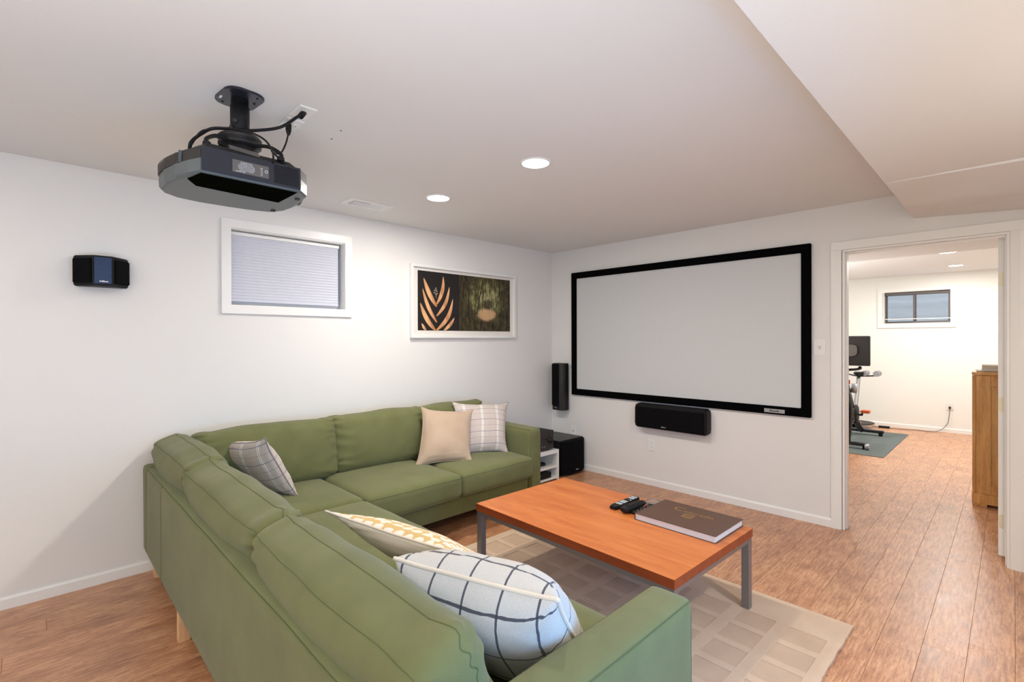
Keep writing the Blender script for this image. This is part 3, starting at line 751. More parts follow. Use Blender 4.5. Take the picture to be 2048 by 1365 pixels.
for us in (((90, 0), (60, 260), (45, 560)), ((160, 20), (175, 300), (150, 560)), ((360, 40), (320, 260), (275, 520)), ((585, 90), (600, 330), (625, 560)), ((700, 60), (720, 330), (700, 620))):
    bm = bmesh.new(); tube(bm, [(0.0178, pq(410+u, v_)[0], pq(410+u, v_)[1]) for u, v_ in us], 0.006, 6, sub=5)
    for v in bm.verts: v.co.x = 0.0187 + (v.co.x-0.0178)*0.05
    obj('printed_trunk', bm, 'print_black', fp)
obj('glazing_bead', bx((0.030, -1.866, 2.036), (0.0345, -0.632, 2.038)), 'silver', pf)

# ================================================================== PROJECTOR
pj = thing('projector', (1.44, -3.63, 2.05), 'black and grey ceiling projector hanging upside down from a mount', 'projector')
plan = [(1.658, -3.452), (1.600, -3.405), (1.50, -3.388), (1.40, -3.385), (1.31, -3.395), (1.245, -3.43), (1.222, -3.50), (1.208, -3.60), (1.207, -3.72), (1.225, -3.80), (1.265, -3.850), (1.32, -3.873), (1.42, -3.872), (1.52, -3.855), (1.60, -3.828), (1.658, -3.803)]
def inset(pts, d, c=(1.44, -3.63)): 
    out = []
    for x_, y_ in pts:
        v_ = Vector((x_-c[0], y_-c[1])); out.append((c[0]+v_.x*(1-d/v_.length), c[1]+v_.y*(1-d/v_.length)))
    return out
def loft(bm, rings, cap0=True, cap1=True):
    V = [[bm.verts.new(p) for p in r] for r in rings]
    for a, b in zip(V, V[1:]):
        for k in range(len(a)):
            bm.faces.new((a[k], a[(k+1) % len(a)], b[(k+1) % len(a)], b[k]))
    if cap0: bm.faces.new(V[0][::-1])
    if cap1: bm.faces.new(V[-1])
def ring(pts, z): return [(x_, y_, z) for x_, y_ in pts]
bm = bmesh.new(); loft(bm, [ring(inset(plan, 0.016), 1.9935), ring(inset(plan, 0.006), 1.996), ring(inset(plan, 0.001), 2.003), ring(plan, 2.02), ring(plan, 2.047)]); obj('lower_shell', bm, 'proj_grey', pj, label='glossy grey shell')
bm = bmesh.new(); loft(bm, [ring(plan, 2.0475), ring(inset(plan, 0.002), 2.088), ring(inset(plan, 0.022), 2.096), ring(inset(plan, 0.05), 2.118), ring(inset(plan, 0.10), 2.126)]); obj('upper_shell', bm, 'dark', pj)
obj('side_panel', bx((1.655, -3.800, 2.004), (1.6625, -3.455, 2.090), 0.001), 'navy', pj, label='dark navy connector panel')
for k in range(13):
    z = 2.012+k*0.0056; sp = [o for o in pj.children if o.name.startswith('side_panel')][0]
    obj('vent_slat', bx((1.662, -3.556, z), (1.6645, -3.462, z+0.0026)), 'black', sp)
# exhaust slats on the rounded rear face
seg_ = [Vector((x_, y_)) for x_, y_ in [(1.255, -3.846), (1.32, -3.875), (1.42, -3.874), (1.50, -3.860), (1.555, -3.845)]]
for k in range(8):
    z = 2.050+k*0.0048; bm = bmesh.new(); tube(bm, [(p.x, p.y-0.0005, z) for p in seg_], 0.0012, 6, sub=4); obj('vent_slat', bm, 'slat_grey', pj)
obj('rear_trim', bx((1.5565, -3.850, 2.046), (1.5585, -3.838, 2.089)), 'proj_grey', pj)
bm = bmesh.new(); prism(bm, [(1.652, -3.800), (1.650, -3.465), (1.452, -3.469), (1.476, -3.780), (1.55, -3.822)], 1.9915, 1.9945, 0, 0.0008); obj('glossy_panel', bm, 'proj_black', pj, label='black underside panel, dark sofa reflection put into its matte colour')
lb = obj('info_label', bx((1.6622, -3.702, 2.020), (1.6632, -3.576, 2.066)), 'vent_dark', pj, label='grey information label with small white print')
XL = Matrix((( 0, 0, 1, 1.6633), (-1, 0, 0, 0), (0, -1, 0, 0), (0, 0, 0, 1)))
for i, nn in enumerate((9, 15, 17, 18, 17, 14, 12)):
    marks('label_text', nn, 0.0052, basis((1.6633, -3.655+(0.0 if i else -0.02), 2.0250+i*0.0058), (0, -1, 0), (0, 0, -1)), 'silver', lb, 20+i)
for i in range(5): marks('label_text', 3, 0.0045, basis((1.6633, -3.602, 2.028+i*0.0065), (0, -1, 0), (0, 0, -1)), 'silver', lb, 40+i)
bm = bmesh.new(); tube(bm, [(1.6637, -3.585+0.005*math.cos(a*math.pi/8), 2.045+0.005*math.sin(a*math.pi/8)) for a in range(16)], 0.0007, 5, closed=True); obj('label_mark', bm, 'white', lb)
bm = bmesh.new(); prism(bm, [(-0.05, -0.012), (0.05, -0.016), (0.05, 0.012), (-0.05, 0.012)], 0, 0.002, 0, 0, basis((1.655, -3.66, 2.108), (0.0, 1, -0.05), (-1, 0, 1))); obj('warning_label', bm, 'vent_dark', pj)
bm = bmesh.new(); lathe(bm, [(0.045, 0), (0.045, 0.012), (0.036, 0.018), (0.030, 0.010)], (1.44, -3.388, 2.045), 28, 0, (0, 1, 0)); obj('lens', bm, 'gloss', pj)
for a, b in ((1.30, -3.44), (1.56, -3.43)):
    bm = bmesh.new(); cyl(bm, (a, b, 1.988), (a, b, 1.996), 0.010, 14); obj('foot', bm, 'dark', pj)
mt = thing('projector_mount', (1.49, -3.63, H), 'black ceiling mount with rounded plate and short pole holding the projector', 'mount')
def rrect(cx_, cy_, w_, h_, r_, ang=0, n=6):
    out = []
    for sx_, sy_, a0 in ((1, 1, 0), (-1, 1, 90), (-1, -1, 180), (1, -1, 270)):
        for k in range(n+1):
            a = R(a0+90*k/n); x_ = sx_*(w_/2-r_)+r_*math.cos(a); y_ = sy_*(h_/2-r_)+r_*math.sin(a)
            out.append((cx_+x_*math.cos(ang)-y_*math.sin(ang), cy_+x_*math.sin(ang)+y_*math.cos(ang)))
    return out
bm = bmesh.new(); prism(bm, rrect(1.484, -3.628, 0.185, 0.145, 0.045, R(6)), H-0.010, H, 0, 0.002); cp = obj('ceiling_plate', bm, 'navy', mt, label='dark rounded ceiling plate')
for a, b in ((1.425, -3.675), (1.547, -3.675), (1.420, -3.588), (1.545, -3.580), (1.49, -3.575)):
    bm = bmesh.new(); cyl(bm, (a, b, H-0.013), (a, b, H-0.009), 0.0045, 8); obj('screw', bm, 'black', cp)
obj('sticker', bx((1.45, -3.695, H-0.0108), (1.475, -3.687, H-0.0098)), 'white', cp)
bm = bmesh.new(); lathe(bm, [(0.030, 2.372), (0.032, 2.366), (0.032, 2.340), (0.035, 2.338), (0.035, 2.282), (0.034, 2.240), (0.030, 2.236)], (1.487, -3.628, 0), 28); obj('pole', bm, 'black', mt)
bm = bmesh.new(); lathe(bm, [(0.010, 0), (0.010, 0.006), (0.006, 0.008)], (1.515, -3.652, 2.27), 10, 0, (0.8, -0.6, 0)); lathe(bm, [(0.010, 0), (0.010, 0.006), (0.006, 0.008)], (1.50, -3.660, 2.245), 10, 0, (0.4, -0.9, 0)); obj('lock_screw', bm, 'dark', mt)
bm = bmesh.new(); lathe(bm, [(0.028, 2.236), (0.048, 2.230), (0.050, 2.222), (0.072, 2.218), (0.080, 2.210), (0.080, 2.202), (0.060, 2.198), (0.060, 2.190), (0.078, 2.186), (0.078, 2.180), (0.040, 2.176)], (1.487, -3.628, 0), 36); obj('swivel_plate', bm, 'dark', mt)
for ax_, ay_ in ((1.63, -3.52), (1.36, -3.76), (1.35, -3.50), (1.60, -3.77)):
    bm = bmesh.new(); tube(bm, [(1.487+(ax_-1.487)*.3, -3.628+(ay_+3.628)*.3, 2.180), (1.487+(ax_-1.487)*.7, -3.628+(ay_+3.628)*.7, 2.172), (ax_, ay_, 2.140), (ax_, ay_, 2.118)], 0.0075, 8, sub=4)
    lathe(bm, [(0.014, 2.112), (0.014, 2.126), (0.009, 2.13)], (ax_, ay_, 0), 12); obj('mount_arm', bm, 'black', mt)
bm = bmesh.new(); tube(bm, [(1.546, -3.397, 2.374), (1.556, -3.410, 2.352), (1.566, -3.430, 2.338), (1.55, -3.492, 2.281), (1.529, -3.573, 2.250), (1.530, -3.634, 2.232), (1.50, -3.721, 2.223), (1.490, -3.765, 2.191), (1.500, -3.800, 2.145), (1.48, -3.80, 2.11)], 0.0065, 8, sub=6)
cyl(bm, (1.544, -3.395, 2.374), (1.560, -3.415, 2.346), 0.012, 10); obj('video_cable', bm, 'black', None, 'thick black video cable sagging from the ceiling plate to the projector', 'cable')
bm = bmesh.new(); tube(bm, [(1.47, -3.805, 2.120), (1.507, -3.775, 2.185), (1.52, -3.744, 2.206), (1.558, -3.70, 2.213), (1.593, -3.660, 2.207), (1.647, -3.620, 2.185), (1.682, -3.590, 2.155), (1.69, -3.57, 2.115), (1.664, -3.56, 2.085)], 0.0038, 8, sub=6); obj('signal_cable', bm, 'black', None, 'thin black cable looped around the projector mount pole', 'cable')
bm = bmesh.new(); tube(bm, [(1.396, -3.407, 2.362), (1.40, -3.412, 2.34), (1.443, -3.424, 2.304), (1.482, -3.449, 2.24), (1.508, -3.480, 2.186), (1.541, -3.517, 2.172), (1.60, -3.54, 2.15), (1.664, -3.50, 2.08)], 0.0036, 8, sub=6)
lathe(bm, [(0.010, 0), (0.013, -0.01), (0.012, -0.035), (0.006, -0.055)], (1.396, -3.405, 2.374), 12); obj('power_cable', bm, 'black', None, 'black power cable with plug dropping from the ceiling to the projector', 'cable')

# ================================================================== RUG
bm = bmesh.new(); RX0, RX1, RY0, RY1 = 1.12, 3.135, -2.95, -1.405
xs = [RX0]; st = [2.925-0.2165*k for k in range(8, -1, -1)]
ys_ = []; k = 0
while -1.635-0.1755*k-0.137 > RY0+0.04: ys_.append(-1.635-0.1755*k); k += 1
def rugh(x_, y_):
    return 0
cellx = []
for s_ in st: cellx.append((s_-0.002, s_+0.158))
celly = [(y_-0.135, y_) for y_ in ys_]
gx = sorted(set([RX0, RX1]+[v for c in cellx for v in c])); gy = sorted(set([RY0, RY1]+[v for c in celly for v in c]))
def refine(g_, st_=0.05):
    out = []
    for a, b in zip(g_, g_[1:]):
        n_ = max(1, int((b-a)/st_)); out += [a+(b-a)*i/n_ for i in range(n_)]
    return out+[g_[-1]]
TOPZ, LOWZ = 0.0125, 0.0095
def incell(a, b, cells): return any(a >= c[0]-1e-6 and b <= c[1]+1e-6 for c in cells)
def rp(x_, y_, z_):
    if abs(x_-RX1) < 1e-6: x_ += 0.006*noise.noise(Vector((y_*14, 0, 1))) + 0.006*noise.noise(Vector((y_*55, 3, 1)))
    return (x_, y_, z_)
gy2 = refine(gy, 0.02); vc = {}
def rv(x_, y_, z_):
    k_ = (round(x_, 5), round(y_, 5), round(z_, 5))
    if k_ not in vc: vc[k_] = bm.verts.new(rp(x_, y_, z_))
    return vc[k_]
for a, b in zip(gx, gx[1:]):
    for c, d in zip(gy2, gy2[1:]):
        inn = incell(a, b, cellx) and incell(c, d, celly); z = LOWZ if inn else TOPZ
        f = bm.faces.new((rv(a, c, z), rv(b, c, z), rv(b, d, z), rv(a, d, z))); f.material_index = 1 if inn else 0
        for (p_, q_), (na, nb, nc_, nd_) in (((((a, c)), (a, d)), (a-1e-3, a-1e-4, c, d)), (((b, c), (b, d)), (b+1e-4, b+1e-3, c, d)), (((a, c), (b, c)), (a, b, c-1e-3, c-1e-4)), (((a, d), (b, d)), (a, b, d+1e-4, d+1e-3))):
            if inn and not (incell(na, nb, cellx) and incell(nc_, nd_, celly)):
                bm.faces.new((rv(p_[0], p_[1], LOWZ), rv(q_[0], q_[1], LOWZ), rv(q_[0], q_[1], TOPZ), rv(p_[0], p_[1], TOPZ)))
for y_a, y_b in zip(gy2, gy2[1:]):
    for x_ in (RX0, RX1): bm.faces.new((rv(x_, y_a, TOPZ), rv(x_, y_b, TOPZ), rv(x_, y_b, 0.001), rv(x_, y_a, 0.001)))
for x_a, x_b in zip(gx, gx[1:]):
    for y_ in (RY0, RY1): bm.faces.new((rv(x_a, y_, TOPZ), rv(x_b, y_, TOPZ), rv(x_b, y_, 0.001), rv(x_a, y_, 0.001)))
rg = thing('rug', ((RX0+RX1)/2, (RY0+RY1)/2, 0), 'beige rug with recessed taupe rectangles under the coffee table', 'rug')
bmesh.ops.rotate(bm, verts=bm.verts[:], cent=(3.135, -1.42, 0), matrix=Matrix.Rotation(R(-1.0), 3, 'Z'))
obj('pile', bm, ['rug_line', 'rug_panel'], rg)

# ================================================================== COFFEE TABLE
ang = R(-1.5)
TC = Vector((2.082, -1.960, 0)); TX = Matrix.Translation(TC) @ Matrix.Rotation(ang, 4, 'Z')
def tb(a, b, bev=0.0):
    bm = bmesh.new(); box(bm, a, b, bev); bmesh.ops.transform(bm, matrix=TX, verts=bm.verts[:]); return bm
ct = thing('coffee_table', (TC.x, TC.y, 0.0095), 'rectangular cherry-topped coffee table with square grey metal legs', 'coffee table')
hw, hd = 0.642, 0.398
bm = tb((-hw, -hd, 0.378), (hw, hd, 0.42), 0.0012)
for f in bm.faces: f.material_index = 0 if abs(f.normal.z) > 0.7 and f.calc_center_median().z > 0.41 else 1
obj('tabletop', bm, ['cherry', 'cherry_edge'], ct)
for sx in (-1, 1):
    for sy in (-1, 1):
        a = (sx*(hw-0.042), sy*(hd-0.042)); bm = tb((min(a[0], sx*(hw-0.004)), min(a[1], sy*(hd-0.004)), 0.013), (max(a[0], sx*(hw-0.004)), max(a[1], sy*(hd-0.004)), 0.378), 0.001); lg = obj('leg', bm, 'steel', ct)
        obj('foot_pad', tb((min(a[0], sx*(hw-0.004))+0.003, min(a[1], sy*(hd-0.004))+0.003, 0.0095), (max(a[0], sx*(hw-0.004))-0.003, max(a[1], sy*(hd-0.004))-0.003, 0.0135)), 'black', lg)
for sy in (-1, 1): obj('rail', tb((-hw+0.042, min(sy*(hd-0.006), sy*(hd-0.030)), 0.353), (hw-0.042, max(sy*(hd-0.006), sy*(hd-0.030)), 0.378), 0.001), 'steel', ct)
for sx in (-1, 1): obj('rail', tb((min(sx*(hw-0.006), sx*(hw-0.030)), -hd+0.042, 0.353), (max(sx*(hw-0.006), sx*(hw-0.030)), hd-0.042, 0.378), 0.001), 'steel', ct)

# book
BX = basis((2.4635, -1.742, 0.4202), (1, -0.016, 0), (0.016, 1, 0)); bw_, bh_ = 0.222, 0.164
def bp(x0, x1, y0, y1, z0, z1, bev=0.0):
    bm = bmesh.new(); box(bm, (x0, y0, z0), (x1, y1, z1), bev); bmesh.ops.transform(bm, matrix=BX, verts=bm.verts[:]); return bm
bk = thing('coffee_table_book', (2.4635, -1.742, 0.4202), 'large brown hardcover book with gold title lying on the coffee table', 'book')
cv = obj('cover', bp(-bw_, bw_, -bh_, bh_, 0.033, 0.036, 0.001), 'brown', bk)
obj('back_cover', bp(-bw_, bw_, -bh_, bh_, 0.0, 0.003, 0.001), 'brown', bk)
obj('spine', bp(-bw_-0.001, -bw_+0.003, -bh_, bh_, 0.0, 0.036, 0.001), 'brown', bk)
obj('pages', bp(-bw_+0.003, bw_-0.006, -bh_+0.005, bh_-0.005, 0.003, 0.033), 'paper', bk)
def bt(s, sz, x_, y_, m): text('title_text', s, sz, BX @ Matrix.Translation((x_, y_, 0.0362)), m, cv, 0.0002)
bt('C', 0.086, -0.086, 0.068, 'gold'); bt('olorado', 0.052, 0.031, 0.055, 'gold')
for i, ch in enumerate('1870'): bt(ch, 0.026, -0.105+i*0.0245, -0.054, 'dimgold')
for i, ch in enumerate('2000'): bt(ch, 0.026, 0.042+i*0.0245, -0.054, 'dimgold')
obj('emblem', bp(-0.027, 0.028, -0.030, 0.028, 0.0360, 0.0363), 'gold', cv, label='gold square emblem')
obj('emblem_picture', bp(-0.022, 0.023, -0.018, 0.023, 0.0363, 0.0365), 'dimgold', cv)
obj('rule', bp(-0.152, -0.034, 0.0, 0.001, 0.0360, 0.0362), 'dimgold', cv); obj('rule', bp(0.034, 0.150, 0.0, 0.001, 0.0360, 0.0362), 'dimgold', cv)
# remotes
T0 = 0.4202
RX_ = basis((2.066, -1.728, T0), (1, 0.0, 0), (0.0, 1, 0))
r1 = thing('remote_control', (2.066, -1.728, T0), 'black remote with pale button blocks, leftmost on the coffee table', 'remote control')
def pr(X, x0, x1, y0, y1, z0, z1, bev=0.0):
    bm = bmesh.new(); box(bm, (x0, y0, z0), (x1, y1, z1), bev); bmesh.ops.transform(bm, matrix=X, verts=bm.verts[:]); return bm
bm = bmesh.new(); prism(bm, [(-0.020, -0.13), (0.020, -0.13), (0.025, -0.10), (0.025, 0.118), (0.022, 0.127), (-0.022, 0.127), (-0.025, 0.118), (-0.025, -0.10)], 0.0, 0.019, 0, 0.004, RX_); obj('body', bm, 'black', r1)
for y0, y1 in ((-0.072, -0.045), (-0.034, -0.010), (-0.006, 0.008), (0.060, 0.084), (0.092, 0.112)):
    for i in range(3): obj('button', pr(RX_, -0.018+i*0.0125, -0.007+i*0.0125, y0, y1, 0.0188, 0.0206, 0.0008), 'button', r1)
bm = bmesh.new(); lathe(bm, [(0.013, 0.019), (0.013, 0.021), (0.009, 0.0215)], (2.066, -1.728+0.033, T0), 16); obj('button', bm, 'dark', r1)
bm = bmesh.new(); lathe(bm, [(0.004, 0.019), (0.004, 0.022)], (2.084, -1.728+0.033, T0), 10); obj('button', bm, 'white', r1)
r2 = thing('remote_control', (2.152, -1.775, T0), 'chunky rounded black remote lying between the long remote and the book', 'remote control')
bm = bmesh.new()
prf = [(0, 0.02, 0.012), (0.012, 0.027, 0.020), (0.04, 0.029, 0.024), (0.10, 0.026, 0.021), (0.17, 0.024, 0.018), (0.195, 0.020, 0.014), (0.203, 0.012, 0.008)]
rings = []
for d_, w_, h_ in prf:
    rings.append([bm.verts.new((2.148+0.010*d_/0.2+w_*math.cos(2*math.pi*k/20), -1.875+d_, T0+0.021+(h_ if math.sin(2*math.pi*k/20) > 0 else 0.021*h_/0.024)*math.sin(2*math.pi*k/20))) for k in range(20)])
for a, b in zip(rings, rings[1:]):
    for k in range(20):
        f = bm.faces.new((a[k], a[(k+1) % 20], b[(k+1) % 20], b[k])); f.smooth = True
bm.faces.new(rings[0]); bm.faces.new(rings[-1][::-1]); obj('body', bm, 'black', r2)
bm = bmesh.new(); tube(bm, [(2.150+0.0285*math.cos(a), -1.84+0.0285*math.sin(a), T0+0.041) for a in [2*math.pi*k/18 for k in range(18)]], 0.0008, 5, closed=True)
bm.free()
obj('battery_cover', pr(basis((2.152, -1.80, T0+0.0405), (1, 0, 0), (0, 1, -0.05)), -0.010, 0.010, -0.03, 0.05, 0, 0.002, 0.0009), 'dark', r2)
r3 = thing('remote_control', (2.195, -1.745, T0), 'thin flat black remote with tiny white dots, partly under the brown book edge', 'remote control')
X3 = basis((2.199, -1.742, T0), (1, -0.06, 0), (0.06, 1, 0))
obj('body', pr(X3, -0.024, 0.024, -0.10, 0.10, 0, 0.011, 0.002), 'black', r3)
for i in range(12):
    for j in range(3):
        if (i*7+j*3) % 5 < 3: obj('button', pr(X3, -0.015+j*0.012, -0.012+j*0.012, -0.08+i*0.013, -0.077+i*0.013, 0.0108, 0.0118), 'white', r3)
bm = bmesh.new(); lathe(bm, [(0.040, 0.0), (0.044, 0.003), (0.046, 0.016), (0.043, 0.0165), (0.040, 0.006), (0.0, 0.005)][:5], (2.180, -1.605, T0), 36); obj('glass_coaster', bm, 'clear', None, 'round clear glass coaster behind the remotes at the far table edge', 'coaster')

# ================================================================== SOFA
sf = thing('corner_sofa', (1.5, -2.4, 0), 'green canvas corner sofa with loose back cushions and birch legs', 'sofa')
FH = 0.662
def frame_box(name, a, b, bev=0.022, **k):
    c = [(a[i]+b[i])/2 for i in range(3)]; h = [abs(b[i]-a[i])/2 for i in range(3)]
    fn = rbox_fn(h, bev, (0.004 if h[0] < .1 else 0, 0.004 if h[1] < .1 else 0, 0.003), 0.0025, 3.0, a[0]*3+b[1])
    n = [max(6, min(40, int(v/0.05))) for v in (2*h[0], 2*h[1], 2*h[2])]
    t = rbox(fn, n, Matrix.Translation(c)); bm = bmesh.new(); join(bm, t)
    o = obj(name, bm, 'green', sf, **k); return o, fn, Matrix.Translation(c)
def seam(parent, paths, r=0.0022, mat='green_seam'):
    bm = bmesh.new()
    for P, cl in paths: tube(bm, P, r, 5, closed=cl)
    obj('seam', bm, mat, parent)
B0, B1 = 0.045, 0.178      # left back slab
bk1, f1, X1 = frame_box('back_frame', (B0, -3.765, 0.145), (B1, -1.315, FH))
bk2, f2, X2 = frame_box('back_frame', (B1-0.01, -3.765, 0.145), (2.915, -3.632, FH))
ar1, f3, X3_ = frame_box('armrest', (2.905, -3.765, 0.145), (3.038, -2.885, FH), 0.026)
ar2, f4, X4 = frame_box('armrest', (B0, -1.312, 0.145), (0.905, -1.18, FH), 0.026)
seam(ar1, [([X3_ @ f3((1, -1+2*t/30, 0.985)) for t in range(31)], False), ([X3_ @ f3((-1, -1+2*t/30, 0.985)) for t in range(31)], False), ([X3_ @ f3((1, 1, 1-2*t/10)) for t in range(11)], False)], 0.0018)
seam(ar2, [([X4 @ f4((-1+2*t/30, -1, 0.985)) for t in range(31)], False), ([X4 @ f4((1, -1, 1-2*t/10)) for t in range(11)], False), ([X4 @ f4((1, 1, 1-2*t/10)) for t in range(11)], False)], 0.0018)
seam(bk2, [([X2 @ f2((-1+2*t/60, -1, 0.985)) for t in range(61)], False), ([X2 @ f2((-0.655, -1, 0.97-1.95*t/16)) for t in range(17)], False)], 0.0018)
frame_box('seat_base', (0.17, -3.64, 0.135), (0.885, -1.32, 0.285), 0.015)
frame_box('seat_base', (0.88, -3.64, 0.135), (2.91, -2.895, 0.285), 0.015)
def cushion(name, half, c, rz=0, lean=0, bulge=(0.01, 0.02, 0.02), r=0.05, n=(26, 14, 14), wr=0.0, seed=0, seams=True, nz=0.006, sax=1):
    fn = rbox_fn(half, r, bulge, nz, 5.0, seed, wr)
    X = Matrix.Translation(c) @ Matrix.Rotation(rz, 4, 'Z') @ Matrix.Rotation(lean, 4, 'X')
    t = rbox(fn, n, X); bm = bmesh.new(); join(bm, t); o = obj(name, bm, 'green', sf)
    if seams:
        hh = half[sax]
        ps = []
        for s_ in (-1, 1):
            q = (1-r*0.55/hh) if sax == 2 else (0.80 if s_ < 0 else 0.42); P = []
            for k in range(4):
                cs_ = [(-1, -1), (1, -1), (1, 1), (-1, 1)]; a, b = cs_[k], cs_[(k+1) % 4]
                for i in range(64):
                    t_i = i/64; u_, v_ = a[0]+(b[0]-a[0])*t_i, a[1]+(b[1]-a[1])*t_i
                    qq = [u_, v_]; qq.insert(sax, s_*q); p_ = fn(qq); P.append(X @ p_)
            ps.append((P, True))
        seam(o, ps, 0.0013)
    return o
# seat cushions: top crowned, seam around upper and lower edge
SZ = 0.362
def seat(x0, x1, y0, y1, seed): cushion('seat_cushion', ((x1-x0)/2, (y1-y0)/2, 0.082), ((x0+x1)/2, (y0+y1)/2, SZ), 0, 0, (0.006, 0.006, 0.026), 0.040, (22, 22, 8), 0, seed, True, 0.004, 2)
seat(0.20, 0.955, -2.055, -1.318, 1)
seat(0.20, 0.960, -2.795, -2.058, 2)
seat(0.20, 0.948, -3.60, -2.798, 3)
seat(0.951, 1.930, -3.60, -2.800, 4)
seat(1.933, 2.902, -3.60, -2.805, 5)
# back cushions; local x = width, y = thickness, z = height.  front faces local +y
L1 = R(13)
def backc(w_, c, rz, lean, seed, h=0.205, wr=0.0055, th=0.10, nz=0.007):
    return cushion('back_cushion', (w_/2, th, h), c, rz, lean, (0.028, 0.050, 0.022), 0.055, (44, 14, 40), wr, seed, True, nz, 1)
backc(0.86, (0.47, -3.580, 0.612), 0, R(17), 11, 0.192, th=0.092)                # behind the corner
backc(1.06, (1.385, -3.582, 0.596), 0, R(18), 12, 0.188, th=0.088)
backc(0.96, (2.410, -3.588, 0.594), 0, R(19), 13, 0.188, th=0.088)
backc(0.84, (0.235, -3.115, 0.628), R(-90), R(10), 14, 0.20)         # wall side, corner
backc(0.76, (0.230, -2.315, 0.632), R(-90), R(10), 15, 0.20)
backc(0.62, (0.230, -1.615, 0.634), R(-90), R(10), 16, 0.20)
for x_, y_ in ((0.125, -3.70), (0.965, -3.73), (1.95, -3.73), (2.94, -3.73), (2.95, -2.96), (0.84, -1.25), (0.12, -1.25)):
    bm = bmesh.new(); prism(bm, [(x_-0.024, y_-0.024), (x_+0.024, y_-0.024), (x_+0.024, y_+0.024), (x_-0.024, y_+0.024)], 0.0, 0.150, 0, 0.002); obj('leg', bm, 'birch', sf, label='pale birch block leg')

# ================================================================== THROW PILLOWS
def pillow(name, TL, TR, BR, BL, th, mat, label, pipe='cream', seed=0, pinch=0.06, ears=0.05, nz=0.006, back=None, n=28, flip=1, piper=0.004, wr=0.004, uvs=(1, 1), group=None, power=0.55):
    TL, TR, BR, BL = map(Vector, (TL, TR, BR, BL)); c = (TL+TR+BR+BL)/4
    nrm = ((TR-TL)+(BR-BL)).cross((TL-BL)+(TR-BR)).normalized()*flip
    def mid(u, v):   # u,v in -1..1
        uu = u*(1-pinch*(1-v*v)*abs(u)**2) ; vv = v*(1-pinch*(1-u*u)*abs(v)**2)
        e = (abs(u)*abs(v))**6*ears; uu *= 1+e; vv *= 1+e
        a, b = (uu+1)/2, (vv+1)/2
        return BL*(1-a)*(1-b)+BR*a*(1-b)+TR*a*b+TL*(1-a)*b
    def P(u, v, s):
        k = (max(0, 1-abs(u)**2.6)*max(0, 1-abs(v)**2.6))**power
        p = mid(u, v)+nrm*s*th*k
        d = noise.noise_vector(p*7+Vector((seed, 0, 0)))*nz*(0.3+k)
        ed = (1-k); d += nrm*s*wr*math.sin(60*(u+v)+seed+6*noise.noise(p*9))*ed*(k**0.4)*2
        return p+d
    bm = bmesh.new(); uvl = bm.loops.layers.uv.verify()
    def g(i): return math.sin((2*i/n-1)*math.pi/2)
    V = {}
    for s in (1, -1):
        for i in range(n+1):
            for j in range(n+1):
                if s == -1 and (i in (0, n) or j in (0, n)): V[s, i, j] = V[1, i, j]
                else: V[s, i, j] = bm.verts.new(P(g(i), g(j), s))
    for s in (1, -1):
        for i in range(n):
            for j in range(n):
                q = [(i, j), (i+1, j), (i+1, j+1), (i, j+1)]; q = q if s*flip > 0 else q[::-1]
                f = bm.faces.new([V[s, a, b] for a, b in q]); f.smooth = True; f.material_index = 1 if (s < 0 and back) else 0
                for l, (a, b) in zip(f.loops, q): l[uvl].uv = ((g(a)+1)/2*uvs[0], (g(b)+1)/2*uvs[1])
    t = thing(name, (c.x, c.y, min(v.co.z for v in bm.verts)), label, 'cushion', group)
    obj('cover', bm, [mat, back] if back else mat, t)
    bm = bmesh.new(); ring_ = [P(g(i), -1, 0) for i in range(n)]+[P(1, g(j), 0) for j in range(n)]+[P(g(n-i), 1, 0) for i in range(n)]+[P(-1, g(n-j), 0) for j in range(n)]
    tube(bm, ring_, piper, 6, closed=True); obj('piping', bm, pipe, t)
    return t
pillow('throw_pillow', (0.385, -2.005, 0.842), (0.475, -1.59, 0.792), (0.715, -1.80, 0.462), (0.545, -2.17, 0.452), 0.085, 'beige', 'plain beige satin cushion with piped edge, in front of the plaid one', 'beige', 3, ears=0.10)
pillow('throw_pillow', (0.335, -1.66, 0.852), (0.480, -1.18, 0.818), (0.70, -1.395, 0.465), (0.52, -1.76, 0.462), 0.085, 'plaid', 'grey plaid cushion standing behind the beige one at the far sofa arm', 'plaid', 5, ears=0.08, uvs=(1.15, 1.15))
pillow('throw_pillow', (0.235, -3.40, 0.762), (0.650, -3.275, 0.818), (0.670, -3.10, 0.462), (0.25, -3.17, 0.455), 0.075, 'plaid', 'grey plaid cushion tilted alone in the inner corner of the sofa', 'plaid', 8, flip=1, ears=0.10, uvs=(1.0, 1.0))
pillow('throw_pillow', (1.905, -3.425, 0.745), (2.40, -3.275, 0.715), (2.44, -3.00, 0.50), (2.00, -3.08, 0.50), 0.065, 'hex', 'reclining cushion with mustard hexagon print front and cream back', 'cream', 11, back='cream', flip=-1, ears=0.10)
pillow('throw_pillow', (2.445, -3.490, 0.770), (2.900, -3.325, 0.765), (2.865, -3.13, 0.485), (2.44, -3.27, 0.485), 0.125, 'check', 'plump white cushion with dark windowpane checks beside the near sofa arm', 'cream', 14, flip=-1, piper=0.0065, ears=0.02, pinch=0.03, uvs=(1.0, 1.0), power=0.42)

